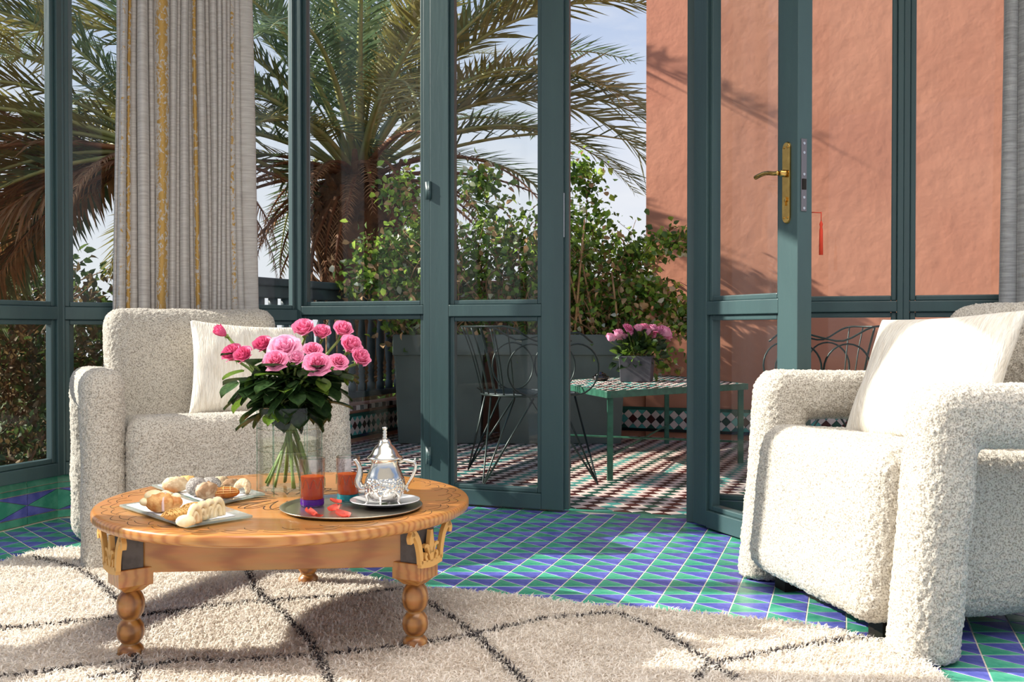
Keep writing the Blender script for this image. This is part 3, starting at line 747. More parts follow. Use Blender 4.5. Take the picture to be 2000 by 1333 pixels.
M_smoke = thinglass('smoky_glass', (.93, .91, .94, 1), refl=.7, ior=1.5)
def tea_glass(px, py, h, r, mb, fill, label):
    c = F(px, py, HT); t = thing('tea_glass', label, 'glass', (c.x, c.y, HT), 0, 'tea glasses on the tray')
    MB().lathe([(r*.88, 0), (r*.9, .002), (r*.92, .018), (r, h), (r-.0016, h), (r*.9-.0012, .018), (.001, .016)], 32, capt=False).obj('tumbler', M_smoke, t, smooth=True)
    MB().lathe([(r*.86, .001), (r*.91, .005), (r*.91, .016)], 32).obj('coloured_base', mb, t, smooth=False)
    MB().lathe([(r*.9-.002, .0175), (r*.96-.002, fill)], 32).obj('tea', M_tea, t)
    MB().tube([((r-.0008)*math.cos(a*PI/16), (r-.0008)*math.sin(a*PI/16), h) for a in range(32)], .0011, 6, closed=True).obj('rim', mb if 0 else M_edge, t, smooth=True)
    q = MB()
    for k_ in range(10):   # engraved arches round the glass
        a0 = k_*2*PI/10; pts = []
        for i in range(9):
            a = a0+(i/8-.5)*2*PI/10*.86; z = fill*.45+.022*math.sin(PI*i/8)+.012; pts.append(((r*.975+.0006)*math.cos(a), (r*.975+.0006)*math.sin(a), z))
        q.tube(pts, .0007, 5)
    q.obj('engraving', M_edge, t)
    return t
tea_glass(610, 988, .113, .0305, M_purple, .070, 'tea glass with purple base standing nearest the vase')
tea_glass(680, 978, .107, .0290, M_aqua, .066, 'tea glass with turquoise base beside the teapot spout')
# saucer and teapot
sc_ = F(752, 988, HT)
M_china = mat('china', C(232, 232, 234), .12, coat=.5)
tag(MB().lathe([(.035, 0), (.045, .001), (.078, .012), (.082, .014), (.0825, .0155), (.079, .0152), (.046, .005), (.02, .004)], 64).obj('saucer', M_china, smooth=True, loc=(sc_.x, sc_.y, HT)),
    'white china saucer under the silver teapot', 'saucer')
def engrave(nt, b, mp):
    N = nt.nodes.new; L = nt.links.new
    v = N('ShaderNodeTexVoronoi'); v.inputs['Scale'].default_value = 170; L(mp.outputs[0], v.inputs[0])
    w = N('ShaderNodeTexNoise'); w.inputs['Scale'].default_value = 120; L(mp.outputs[0], w.inputs[0])
    tcn = [n for n in nt.nodes if n.type == 'TEX_COORD'][0]; sp = N('ShaderNodeSeparateXYZ'); L(tcn.outputs['Object'], sp.inputs[0])
    a = N('ShaderNodeMapRange'); a.inputs[1].default_value = .024; a.inputs[2].default_value = .030; L(sp.outputs[2], a.inputs[0])
    c = N('ShaderNodeMapRange'); c.inputs[1].default_value = .066; c.inputs[2].default_value = .060; L(sp.outputs[2], c.inputs[0])
    mu = N('ShaderNodeMath'); mu.operation = 'MULTIPLY'; L(a.outputs[0], mu.inputs[0]); L(c.outputs[0], mu.inputs[1])
    bp = N('ShaderNodeBump'); bp.inputs['Distance'].default_value = .0022; L(mu.outputs[0], bp.inputs['Strength']); L(v.outputs[0], bp.inputs['Height']); L(bp.outputs[0], b.inputs['Normal'])
M_silver2 = mat('engraved_silver', C(220, 216, 208), .14, 1, extra=engrave)
HP = HT+.0048
pot = thing('teapot', 'engraved silver Moroccan teapot standing on the white saucer', 'teapot', (sc_.x, sc_.y, HP), math.radians(-4))
MB().lathe([(.016, .007), (.030, .009), (.040, .018), (.0475, .032), (.0490, .044), (.046, .058), (.040, .072), (.034, .086), (.0315, .096), (.0315, .104), (.036, .108)], 48).obj('pot_body', M_silver2, pot, smooth=True)
lid = MB().lathe([(.041, .106), (.0425, .108), (.040, .112), (.035, .115), (.031, .121), (.027, .129), (.021, .136), (.016, .140), (.014, .146), (.012, .151), (.006, .154)], 48).obj('lid', M_silver, pot, smooth=True)
MB().lathe([(.004, .152), (.006, .156), (.0035, .159), (.0058, .163), (.0035, .166), (.0055, .170), (.0035, .173), (.006, .177), (.006, .180), (.002, .182)], 20).obj('finial', M_silver, lid, smooth=True)
sp_ = spline([(-.040, 0, .036), (-.056, 0, .036), (-.064, 0, .050), (-.060, 0, .070), (-.062, 0, .088), (-.072, 0, .104)], 6)
MB().tube(sp_, [lerp(.012, .005, i/(len(sp_)-1)) for i in range(len(sp_))], 14).obj('spout', M_silver, pot, smooth=True)
hd = spline([(.034, 0, .098), (.048, 0, .103), (.062, 0, .100), (.070, 0, .098), (.073, 0, .086), (.066, 0, .066), (.055, 0, .046), (.050, 0, .038), (.056, 0, .030)], 5)
MB().tube(hd, [.004]*len(hd), 10).tube([(.07, 0, .096), (.072, 0, .108)], [.004, .002], 8).obj('handle', M_silver, pot, smooth=True)
for a in (math.radians(215), math.radians(325), math.radians(90), math.radians(268)):
    q = MB(); pts = spline([(.040, 0, .034), (.047, 0, .024), (.044, 0, .010), (.050, 0, .001)], 4); q.tube(pts, [.0085, .009, .008, .0065, .005, .004, .0032, .003, .003, .003, .0034, .004, .005][:len(pts)], 10, M=Matrix.Rotation(a, 4, 'Z')); q.obj('foot', M_silver, pot, smooth=True)
# fallen petals
M_petalr = leafmat('coral_petal', C(236, 96, 76), C(222, 60, 46), .3, .5, .1)
def petal_q(s, cup=.35):
    def fn(u, v):
        x = (u-.5)*2; w = math.sin(PI*min(1, v*.86+.1))**.6
        return (x*w*s*.55, (v-.5)*s*1.3, cup*s*(x*x*.6+(v-.5)**2*1.6))
    return MB().grid(fn, 6, 6)
for k_, (px, py, s, rz, lb_) in enumerate(((606, 1004, .026, .6, 'coral rose petal lying in front of the purple-based glass'), (655, 982, .022, 1.8, 'red rose petal lying between the two tea glasses'),
        (652, 996, .024, -.5, 'coral rose petal lying right beside the purple-based glass'), (668, 1008, .028, 1.2, 'coral rose petal lying nearest the front rim of the tray'), (622, 1010, .018, 2.6, 'small orange petal fragment by the front of the tray'))):
    p = F(px, py, HT+.002); o = petal_q(s).obj('rose_petal', M_petalr, smooth=True); o.location = p; o.rotation_euler = (.25, .2*(-1)**k_, rz); tag(o, lb_, 'petal', 'petals on the tray')

# plates with napkins
def plate(corners, label, nl):
    P_ = [F(px, py, H) for px, py in corners]; cen = sum(P_, Vector())/4
    o = MB(); pts = [(p.x-cen.x, p.y-cen.y) for p in P_]
    a = MB().prism(pts, .004, .0095).obj('glass_plate', M_plate, loc=(cen.x, cen.y, H), bevel=.0015); tag(a, label, 'plate', 'square glass plates')
    for p in pts: MB().lathe([(.006, 0), (.006, .004)], 10, M=T(p[0]*.8, p[1]*.8, 0)).obj('foot', M_edge, a)
    m = MB().grid(lambda u, v: tuple((Vector(pts[0]).lerp(Vector(pts[1]), lerp(.06, .94, u))).lerp(Vector(pts[3]).lerp(Vector(pts[2]), lerp(.06, .94, u)), lerp(.05, .80, v)))+(.0098+.0006*noise.noise(Vector((u*6, v*6, 1))),), 10, 10)
    b = m.obj('paper_napkin', M_paper, loc=(cen.x, cen.y, H), smooth=True); so = b.modifiers.new('s', 'SOLIDIFY'); so.thickness = .0005; so.offset = 1
    tag(b, nl, 'napkin'); return cen
M_plate = thinglass('plate_glass', (.80, .90, .86, 1), refl=2.2, ior=1.5, body=C(214, 226, 222), bodyfac=.35)
M_paper = mat('napkin_paper', C(240, 240, 242), .9)
c1 = plate(((233, 994), (362, 1036), (494, 1015), (372, 974)), 'square clear glass plate nearest the front edge of the table', 'white paper napkin on the front glass plate')
c2 = plate(((296, 954), (405, 995), (518, 971), (414, 940)), 'square clear glass plate of brown and grey sweets left of the vase', 'white paper napkin on the rear glass plate')
HN = H+.011
M_bun = mat('baked_crust', C(196, 128, 66), .55, col2=C(226, 174, 108), scale=60, bump=.5, bscale=220, bdist=.003)
M_icing = mat('cream_dough', C(244, 228, 190), .6, col2=C(236, 212, 160), scale=40, bump=.3, bscale=90, bdist=.003)
M_waf = mat('golden_wafer', C(232, 190, 120), .6, col2=C(214, 164, 92), scale=60, bump=.3, bscale=150)
M_sesame = mat('grey_seed_coating', C(128, 122, 118), .8, col2=C(176, 170, 164), scale=300, lo=.45, hi=.55, bump=1, bscale=300, bdist=.003)
M_crack = mat('cracked_brown_cookie', C(150, 116, 84), .8, col2=C(196, 172, 142), scale=45, lo=.45, hi=.6, bump=.8, bscale=70, bdist=.004)
M_caramel = mat('caramel', C(176, 96, 34), .4, col2=C(204, 128, 56), scale=70)
M_tan = mat('beige_biscuit', C(196, 168, 132), .8, col2=C(216, 194, 160), scale=80, bump=.4, bscale=120)
def blob(q, c, r, sq=(1, 1, 1), amp=.0, fr=30, n=20, M=None):
    def fn(u, v):
        a, b = u*2*PI, (v-.5)*PI; d = Vector((math.cos(b)*math.cos(a), math.cos(b)*math.sin(a), math.sin(b)))
        k_ = 1+amp*noise.noise(d*fr*.1+Vector(c)*50)
        return Vector(c)+Vector((d.x*sq[0], d.y*sq[1], d.z*sq[2]))*r*k_
    return q.grid(fn, n, n//2, M=M)
def sweet(name, px, py, build, m, label, rz=0, cat='pastry'):
    p = F(px, py, HN); q = MB(); build(q); lo_ = min(v[2] for v in q.v); q.v = [(v[0], v[1], v[2]-lo_) for v in q.v]
    o = q.obj(name, m, smooth=True, loc=(p.x, p.y, HN)); o.rotation_euler = (0, 0, rz)
    return tag(o, label, cat, 'sweets on the glass plates')
# front plate
b_ = sweet('pastry', 312, 1001, lambda q: (blob(q, (0, 0, 0), .026, (1.25, .95, .85), .12), blob(q, (.026, .014, -.003), .019, (1.1, .9, .85), .1)), M_bun, 'glazed golden pastry topped with pale icing, left on the front plate')
q = MB(); [blob(q, c, r, (1.1, 1, .7)) for c, r in (((-.014, .004, .036), .019), ((.008, .014, .038), .012), ((.030, .018, .032), .011), ((-.028, -.004, .024), .014))]; q.obj('icing', M_icing, b_, smooth=True)
q = MB(); q.tube(spline([(.016, -.024, .006), (.014, -.018, .030), (.012, .004, .042)], 5), [.003]*11, 8); q.obj('sugar_strand', mat('pink_sugar', C(222, 190, 184), .5), b_, smooth=True)
def lattice(q, L_=.034, r=.017):
    blob(q, (0, 0, 0), r*.93, (L_/r, 1, .75))
    for s in (-1, 1):
        for i in range(7):
            x0 = -L_*.8+i*L_*.27
            pts = []
            for j in range(9):
                a = PI*j/8; x = x0+s*(j-4)*.0022; k_ = math.sqrt(max(.05, 1-(x/L_)**2)); pts.append((x, r*k_*math.cos(a), r*.75*k_*math.sin(a)))
            q.tube(pts, .0016, 5)
sweet('pastry', 347, 1016, lattice, M_waf, 'lattice-patterned golden shell cookie in the middle of the front plate', .75)
sweet('pastry', 382, 1001, lambda q: lattice(q, .030, .015), M_waf, 'smaller lattice cookie behind the ridged pastry on the front plate', .35)
for k_, (px, py, rz, lb_) in enumerate(((380, 1024, 1.35, 'pale arched pastry finger closest to the front corner of the plate'), (394, 1018, 1.3, 'pale arched pastry finger second from the front corner'),
        (409, 1013, 1.25, 'pale arched pastry finger third from the front corner'), (424, 1009, 1.2, 'pale arched pastry finger at the right end of the row'))):
    def arch(q):
        pts = [(.022*math.cos(a), 0, .036*math.sin(a)) for a in [PI*t/12 for t in range(13)]]; q.tube(pts, [.0050+.0022*math.sin(PI*t/12) for t in range(13)], 12)
        q.tube([(p[0]*.5, 0, p[2]*.62) for p in pts], .0058, 10)
    sweet('pastry', px, py, arch, M_icing, lb_, rz)
sweet('pastry', 362, 1030, lambda q: blob(q, (0, 0, 0), .016, (1.2, .8, .8)), M_icing, 'round pale dough end lying left of the arched fingers', .4)
# rear plate
sweet('pastry', 343, 962, lambda q: blob(q, (0, 0, 0), .026, (1.25, .9, .75), .15), M_tan, 'domed beige biscuit at the left end of the rear plate', .3)
sweet('pastry', 366, 950, lambda q: blob(q, (0, 0, 0), .018, (1.4, .8, .75), .2), M_waf, 'small golden biscuit behind the beige dome')
sweet('pastry', 384, 970, lambda q: blob(q, (0, 0, 0), .0245, (1.05, 1, .95), .08), M_sesame, 'round grey seed-coated ball in the middle of the rear plate')
sweet('pastry', 404, 976, lambda q: blob(q, (0, 0, 0), .024, (1.1, .9, .85), .25, 40), M_crack, 'cracked brown cookie in front of the grey ball', .3)
sweet('pastry', 412, 958, lambda q: blob(q, (0, 0, 0), .021, (1.3, .9, .8), .1), M_sesame, 'grey seeded sweet at the back of the rear plate', -.2)
w_ = sweet('pastry', 440, 974, lambda q: blob(q, (0, 0, 0), .019, (1.8, .9, .75)), M_caramel, 'caramel nut slice with pale brick pattern on the rear plate', .25)
q = MB()
for i in range(8):
    x = -.028+i*.008; k_ = math.sqrt(max(.1, 1-(x/.0342)**2))*.0205
    q.tube([(x, k_*math.cos(a)*.9, .0142+k_*.75*math.sin(a)) for a in [PI*t/8 for t in range(2, 9)]], .0008, 4) if i % 2 else None
for a in (2.3, 2.7, 3.05, 1.9): q.tube([(x, .0205*math.sqrt(max(.05, 1-(x/.0342)**2))*math.cos(a)*.9, .0142+.0205*math.sqrt(max(.05, 1-(x/.0342)**2))*.75*math.sin(a)) for x in [(-.03+t*.005) for t in range(13)]], .0008, 4)
q.obj('wafer_pattern', M_waf, w_)
sweet('pastry', 470, 965, lambda q: q.tube([(.022*math.cos(a), .022*math.sin(a)*.5, .024*math.sin(a)) for a in [PI*t/10 for t in range(11)]], [.004+.008*math.sin(PI*t/10) for t in range(11)], 12), M_tan, 'pale crescent biscuit next to the vase', -.5)
for k_, (px, py) in enumerate(((432, 950), (452, 955))):
    sweet('pastry', px, py, lambda q: blob(q, (0, 0, 0), .017, (1.3, .9, .75), .15), [M_tan, M_crack][k_], ['light biscuit half hidden behind the grey seeded sweet', 'brown biscuit behind the caramel slice'][k_])
# ---------------------------------------------------------------- curtains
def curtain_mat(name, c1, c2, gold, thr=.5):
    def ex(nt, b, mp):
        N = nt.nodes.new; L = nt.links.new
        at = N('ShaderNodeAttribute'); at.attribute_name = 'gold'; uv = N('ShaderNodeUVMap'); uv.uv_map = 'UVMap'
        # slubby weave
        m1 = N('ShaderNodeMapping'); m1.inputs['Scale'].default_value = (14, 150, 1); L(uv.outputs[0], m1.inputs[0])
        n1 = N('ShaderNodeTexNoise'); n1.inputs['Scale'].default_value = 1; n1.inputs['Detail'].default_value = 5; L(m1.outputs[0], n1.inputs[0])
        r1 = N('ShaderNodeValToRGB'); r1.color_ramp.elements[0].color = c1; r1.color_ramp.elements[1].color = c2; r1.color_ramp.elements[0].position = .35; r1.color_ramp.elements[1].position = .65; L(n1.outputs[0], r1.inputs[0])
        # embroidered leaf sprigs: distorted cells
        m2 = N('ShaderNodeMapping'); m2.inputs['Scale'].default_value = (62, 30, 1); m2.inputs['Rotation'].default_value = (0, 0, .5); L(uv.outputs[0], m2.inputs[0])
        n2 = N('ShaderNodeTexNoise'); n2.inputs['Scale'].default_value = 1.3; n2.inputs['Detail'].default_value = 4; n2.inputs['Distortion'].default_value = 1.5; L(m2.outputs[0], n2.inputs[0])
        ad = N('ShaderNodeMath'); ad.operation = 'MULTIPLY_ADD'; L(at.outputs['Fac'], ad.inputs[0]); ad.inputs[1].default_value = .475; L(n2.outputs[0], ad.inputs[2])
        rr = N('ShaderNodeMapRange'); rr.inputs[1].default_value = .84; rr.inputs[2].default_value = .90; L(ad.outputs[0], rr.inputs[0])
        mx = N('ShaderNodeMixRGB'); L(rr.outputs[0], mx.inputs[0]); L(r1.outputs[0], mx.inputs[1]); mx.inputs[2].default_value = gold; L(mx.outputs[0], b.inputs['Base Color'])
        mr = N('ShaderNodeMapRange'); mr.inputs['To Min'].default_value = .7; mr.inputs['To Max'].default_value = .38; L(rr.outputs[0], mr.inputs[0]); L(mr.outputs[0], b.inputs['Roughness'])
        mm = N('ShaderNodeMath'); mm.operation = 'MULTIPLY'; mm.inputs[1].default_value = .35; L(rr.outputs[0], mm.inputs[0]); L(mm.outputs[0], b.inputs['Metallic'])
        bp = N('ShaderNodeBump'); bp.inputs['Strength'].default_value = .5; bp.inputs['Distance'].default_value = .004; L(n2.outputs[0], bp.inputs['Height']); L(bp.outputs[0], b.inputs['Normal'])
    return mat(name, c1, .7, sheen=.35, extra=ex)
M_curt = curtain_mat('curtain_silk', C(180, 172, 166), C(204, 198, 192), C(188, 148, 78))
M_curtd = curtain_mat('curtain_silk_grey', C(128, 128, 128), C(160, 160, 160), C(150, 130, 70))
def curtain(name, P, Q, folds, zt, zb, amp, m, label, flare=1.10, flat_to=None, skew=0):
    """folds: (width share, depth, gold 0..1)"""
    tot = sum(f[0] for f in folds); us, ds, gs, fl_ = [], [], [], []; u = 0; K = 12
    for wd, dp, g in folds:
        for i in range(K):
            t = i/K; us.append((u+wd*t)/tot); ds.append(dp*(math.sin(PI*t)**.55)); gs.append(g*(.25+.75*math.sin(PI*t))); 
        u += wd
    us.append(1); ds.append(0); gs.append(0)
    P, Q = Vector(P), Vector(Q); d = Q-P; n_ = Vector((d.y, -d.x)).normalized(); NV = 60; vs = []; n = len(us)
    al_ = [0]
    for i in range(1, n): al_.append(al_[-1]+math.hypot((us[i]-us[i-1])*d.length, (ds[i]-ds[i-1])*amp))
    for j in range(NV+1):
        v = j/NV; z = lerp(zt, zb, v); sc = lerp(1, flare, v**1.2)
        for i in range(n):
            uu = (us[i]-.5)*sc+.5+.012*math.sin(v*5+us[i]*17)+.006*noise.noise(Vector((us[i]*9, v*4, 2)))
            p = P+d*uu+n_*(ds[i]*amp*(1+.25*noise.noise(Vector((us[i]*6, v*2.5, 7)))))+n_*(.02*math.sin(v*3.1+us[i]*4))
            vs.append((p.x+skew*v, p.y, z))
    fs = [(j*n+i, j*n+i+1, (j+1)*n+i+1, (j+1)*n+i) for j in range(NV) for i in range(n-1)]
    me = bpy.data.meshes.new(name); me.from_pydata(vs, [], fs); me.materials.append(m); me.polygons.foreach_set('use_smooth', [True]*len(fs))
    at = me.attributes.new('gold', 'FLOAT', 'POINT'); at.data.foreach_set('value', [gs[i] for j in range(NV+1) for i in range(n)])
    uvl = me.uv_layers.new(name='UVMap'); co = np.zeros(len(me.loops)*2, np.float32); vi = np.zeros(len(me.loops), np.int32); me.loops.foreach_get('vertex_index', vi)
    co[0::2] = np.array(al_)[vi % n]; co[1::2] = np.array([lerp(zt, zb, j/NV) for j in range(NV+1)])[vi//n]; uvl.data.foreach_set('uv', co)
    o = link(name, me); so = o.modifiers.new('s', 'SOLIDIFY'); so.thickness = .003
    return tag(o, label, 'curtain')
folds = [(7, .5, .2), (17, 1.3, .55), (9, .5, .95), (12, .45, 0), (20, 1.35, 0), (9, .5, .06), (30, 1.1, 1.0), (15, .9, .1), (9, .5, 0), (17, 1.2, 0), (8, .4, .1), (10, .9, 1.0), (14, 1.2, 0), (8, .5, 0), (12, 1.0, 0),
         (10, .9, 0), (11, .95, 0), (10, .6, 0), (12, .45, .72), (11, .35, .35), (26, .3, 0)]
curtain('curtain', (-1.575, 3.985), (-1.085, 4.17), folds, 2.9, .03, .042, M_curt, 'pleated silver-grey curtain with gold embroidered stripes behind the left armchair', 1.09)
rf = [(10, .5, 0), (14, .8, .55), (12, 1, .5), (12, .8, 0), (12, 1, .4), (12, .8, 0), (14, 1, 0)]
p_ = Vector(wp(-1.085)) - Vector((.352, .936))*.14
curtain('curtain', (p_.x, p_.y), (p_.x+.42, p_.y-.14), rf, 2.9, .03, .05, M_curtd, 'darker grey gold-embroidered curtain at the right picture edge behind the armchair', 1.02)
rod = MB().tube([(-1.75, 3.93, 2.92), (-1.70, 3.95, 2.92), (-1.0, 4.22, 2.92)], .012, 10).obj('curtain_rod', M_teald, smooth=True); tag(rod, 'dark curtain rod above the left curtain', 'curtain rod')

# ---------------------------------------------------------------- leaves, numpy
def leaf_mesh(name, P, D, Nn, Ln, Wd, mats, mi=None, fold=.25, six=True):
    """many leaves: base P, direction D, normal Nn, length, width -> folded blades"""
    D = D/np.linalg.norm(D, axis=1, keepdims=True); Sd = np.cross(D, Nn); Sd /= np.linalg.norm(Sd, axis=1, keepdims=True)+1e-9; Up = np.cross(Sd, D)
    Ln = Ln[:, None]; Wd = Wd[:, None]; f = fold
    b = P; t = P+D*Ln - Up*Ln*.12; m1 = P+D*Ln*.35; m2 = P+D*Ln*.7-Up*Ln*.03
    l1 = m1+Sd*Wd*.5+Up*Wd*f; r1 = m1-Sd*Wd*.5+Up*Wd*f; l2 = m2+Sd*Wd*.38+Up*Wd*f*.6; r2 = m2-Sd*Wd*.38+Up*Wd*f*.6
    V_ = np.stack([b, l1, l2, t, r2, r1, m1, m2], 1).reshape(-1, 3); n = len(P); k = np.arange(n)[:, None]*8
    F_ = np.concatenate([k+np.array(q) for q in ([0, 1, 6], [0, 6, 5], [1, 2, 7], [1, 7, 6], [6, 7, 4], [6, 4, 5], [2, 3, 7], [7, 3, 4])], 0)
    return npmesh(name, V_, F_, mats, None if mi is None else np.tile(mi, 8), smooth=True)
def rdir(n, zb=0.0, r=None):
    d = (r or rng).normal(0, 1, (n, 3)); d[:, 2] += zb; return d/np.linalg.norm(d, axis=1, keepdims=True)

# ---------------------------------------------------------------- roses
def pinkmat(name, c, c2, edge):
    m = leafmat(name, c, c2, .28, .55, .12); return m
M_rose = [pinkmat('rose_pink', C(234, 120, 164), C(244, 160, 194), 0), pinkmat('rose_deep', C(218, 82, 132), C(234, 122, 166), 0), pinkmat('rose_light', C(240, 160, 198), C(248, 192, 216), 0)]
M_rleaf = leafmat('rose_leaf', C(34, 58, 30), C(58, 84, 44), .22, .38, .35)
M_yleaf = leafmat('rose_leaf_young', C(96, 134, 44), C(120, 150, 60), .35, .4, .3)
M_stem = mat('stem_green', C(96, 122, 52), .5, col2=C(124, 146, 70), scale=30)
def bloom(openness, n=20, seed=0):
    q = MB(); r_ = random.Random(seed)
    for i in range(n):
        k = i/(n-1); a = i*2.39996; R = .12+.88*k**.8*(.45+.55*openness); Hh = 1.0+.25*(1-k)-.18*k*openness
        out = openness*k; wd = .9+.5*k
        def fn(u, v, a=a, R=R, Hh=Hh, out=out, wd=wd, k=k):
            x = (u-.5)*2; ang = a+x*wd*(.62+.25*(1-k)); rr = .10+(R-.1)*math.sin(min(1, v*1.25)*PI/2)**.8
            z = -.55+Hh*v*1.35*(1-.22*x*x*v)
            if v > .62: rr += out*.55*((v-.62)/.38)**1.4; z -= out*.42*((v-.62)/.38)**2
            rr *= 1+.05*math.sin(7*ang+i)
            return (rr*math.cos(ang), rr*math.sin(ang), z)
        q.grid(fn, 7, 7)
    # green sepals and hip
    return q
BL = []
for s, (op, n) in enumerate(((.15, 14), (.55, 20), (.9, 24))):
    BL.append([bloom(op, n, s).mesh('bloom', m, True) for m in M_rose])
hipm = MB().lathe([(.05, -.95), (.16, -.85), (.24, -.68), (.22, -.52)], 12)
for k_ in range(5):
    a = k_*2*PI/5; hipm.grid(lambda u, v: ((.22+.22*v)*math.cos(a+(u-.5)*.55*(1-v)), (.22+.22*v)*math.sin(a+(u-.5)*.55*(1-v)), -.62-.25*v*v), 3, 5)
hipm = hipm.mesh('sepals', M_stem, True)
lq = MB().grid(lambda u, v: ((u-.5)*.62*math.sin(PI*min(1, .06+.94*v))**.75, v, .10*abs(u-.5)*2-.22*v*v), 4, 6)
lmesh = [lq.mesh('leaf', M_rleaf, True), lq.mesh('leaf', M_yleaf, True)]
R = [(434, 650, .019, 0, 1, 'rosebud at the upper left end of the bouquet, leaning out', -.9, 0), (455, 694, .023, 1, 1, 'deep pink rose at the left edge of the bouquet', -.5, -.02),
     (477, 697, .021, 1, 1, 'deep pink rose just right of the leftmost low bloom', -.3, -.05), (514, 676, .021, 1, 1, 'deep pink rose standing left of the big pale bloom', -.1, 0),
     (557, 682, .032, 2, 2, 'widely opened pale pink rose in the bouquet centre', .05, -.03), (539, 706, .0235, 2, 0, 'round pink rose below the pale open bloom', 0, -.09),
     (579, 702, .018, 1, 2, 'small pale pink rose right of the low centre bloom', .2, -.05), (593, 645, .0245, 1, 0, 'pink rose at the top centre of the bouquet', 0, .05),
     (629, 652, .020, 1, 0, 'pink rose between the two highest roses', .1, .05), (611, 685, .019, 2, 0, 'cupped pink rose above the large low right one', .1, 0),
     (620, 713, .026, 2, 0, 'large open pink rose low in the bouquet, right of centre', .1, -.10), (669, 647, .022, 1, 0, 'pink rose at the top right of the bouquet', .3, .04),
     (684, 678, .0245, 1, 0, 'big pink rose leaning out at the right of the bouquet', .6, 0), (702, 701, .022, 1, 0, 'pink rose at the far right end of the bouquet', .8, -.02),
     (661, 708, .0185, 2, 0, 'smaller open pink rose low on the right of the bouquet', .4, -.07)]
rr_ = random.Random(5)
for i, (px, py, r, kd, mk, lb_, tx, dy) in enumerate(R):
    hp_ = A(px, py, vc.y+dy); root = thing('rose', lb_, 'rose', (vc.x, vc.y, H+.014), 0, 'pink roses in the glass vase'); o3 = Vector((vc.x, vc.y, H+.014)); h = hp_-o3
    ax = Vector((tx*.6+h.x*1.2, -.80+dy*2, .80)).normalized(); Q = ax.to_track_quat('Z', 'Y')
    b = link('bloom', BL[kd][mk], root); b.location = h; b.rotation_mode = 'QUATERNION'; b.rotation_quaternion = Q; b.scale = (r*(1.28, 1.22, 1.02)[kd],)*3
    sp2 = link('sepals', hipm, b)
    an = rr_.uniform(0, 2*PI); foot = Vector((math.cos(an+PI)*.060, math.sin(an+PI)*.060, .002+rr_.random()*.01)); neck = Vector((h.x*.12+math.cos(an)*.016, math.sin(an)*.016, .20))
    st = spline([foot, neck*.55+foot*.45+Vector((0, 0, .0)), neck, neck.lerp(h, .5)+Vector((0, 0, .02)), h-ax*r*1.15], 5)
    MB().tube(st, [.0036]*len(st), 7).obj('stem', M_stem, root, smooth=True)
    m_ = len(st)
    for k_ in range(17):
        t = rr_.uniform(.54, .82); p = st[int(t*(m_-1))]; az = rr_.uniform(0, 2*PI); el = rr_.uniform(-.6, .5)
        dd = Vector((math.cos(az)*math.cos(el)*1.0+h.x*1.5, math.sin(az)*math.cos(el), math.sin(el)-.1)).normalized(); p2 = p+dd*rr_.uniform(.0, .06)
        lo_ = link('leaf', lmesh[1 if rr_.random() < .10 else 0], root); lo_.location = p2; lo_.rotation_mode = 'QUATERNION'
        lo_.rotation_quaternion = dd.to_track_quat('Y', 'Z'); s_ = rr_.uniform(.052, .078); lo_.scale = (s_*1.15, s_, s_)

# ---------------------------------------------------------------- terrace furniture
M_irong = mat('green_iron', C(34, 84, 66), .45, col2=C(46, 100, 80), scale=30)
M_irond = mat('dark_green_iron', C(38, 52, 50), .35, .4)
HZ = .44
PT = [Vector((.469, 4.90, 0)), Vector((1.33, 5.60, 0)), Vector((1.04, 6.62, 0)), Vector((.18, 5.90, 0))]
cen = sum(PT, Vector())/4; pl = [((p-cen).x, (p-cen).y) for p in PT]
tt = thing('terrace_table', 'low mosaic-topped terrace table with green iron frame under the potted roses', 'table', (cen.x, cen.y, -.01))
hz = HZ+.01
for i in range(4):
    a, b = Vector(pl[i]), Vector(pl[(i+1) % 4]); M_, l_ = facet(a, b)
    MB().box((0, -.0, hz-.034), (l_, .02, hz), M=M_).obj('frame_bar', M_irong, tt, bevel=.002)
    c = a*.93; MB().box((c.x-.014, c.y-.014, 0), (c.x+.014, c.y+.014, hz-.03)).obj('leg', M_irong, tt)
for i in range(2):
    a, b = Vector(pl[i])*.92, Vector(pl[i+2])*.92; MB().tube([(a.x, a.y, .12), (b.x, b.y, .12+.012*i)], .006, 6).obj('stretcher', M_irong, tt)
MB().prism([(p[0]*.99, p[1]*.99) for p in pl], hz-.02, hz-.004).obj('mosaic_bed', M_zw, tt)
q = MB(); e1 = (PT[1]-PT[0])/28; e2 = (PT[3]-PT[0])/28; r_ = random.Random(2)
for i in range(28):
    for j in range(28):
        p = PT[0]-cen+e1*(i+.5)+e2*(j+.5); s = .42; k = abs(i-13.5)+abs(j-13.5)
        m_ = [3, 1, 3, 2, 3, 0, 3, 4][int(k) % 8] if r_.random() < .9 else 2
        q.add(*quad_mesh([p-e1*s, p-e2*s, p+e1*s, p+e2*s], hz-.005, hz-.001) if (i+j) % 2 else quad_mesh([p-e1*s-e2*s, p+e1*s-e2*s, p+e1*s+e2*s, p-e1*s+e2*s], hz-.005, hz-.001), m_)
stuff(q.obj('mosaic_pieces', [M_zg, M_zb, M_zt, M_zw, M_zk], tt))
# ashtray
ap = F(1173, 744, HZ)
M_blk = mat('black_ceramic', C(20, 18, 20), .12, coat=.5)
t = thing('ashtray', 'small black lidded ashtray on the mosaic terrace table', 'ashtray', (ap.x, ap.y, HZ))
MB().lathe([(.035, 0), (.05, .012), (.052, .022), (.044, .03), (.03, .03), (.03, .024)], 28, capt=True).obj('bowl', M_blk, t, smooth=True)
MB().lathe([(.034, .030), (.036, .034), (.028, .044), (.016, .046), (.016, .052), (.004, .053)], 28).obj('lid', M_blk, t, smooth=True)
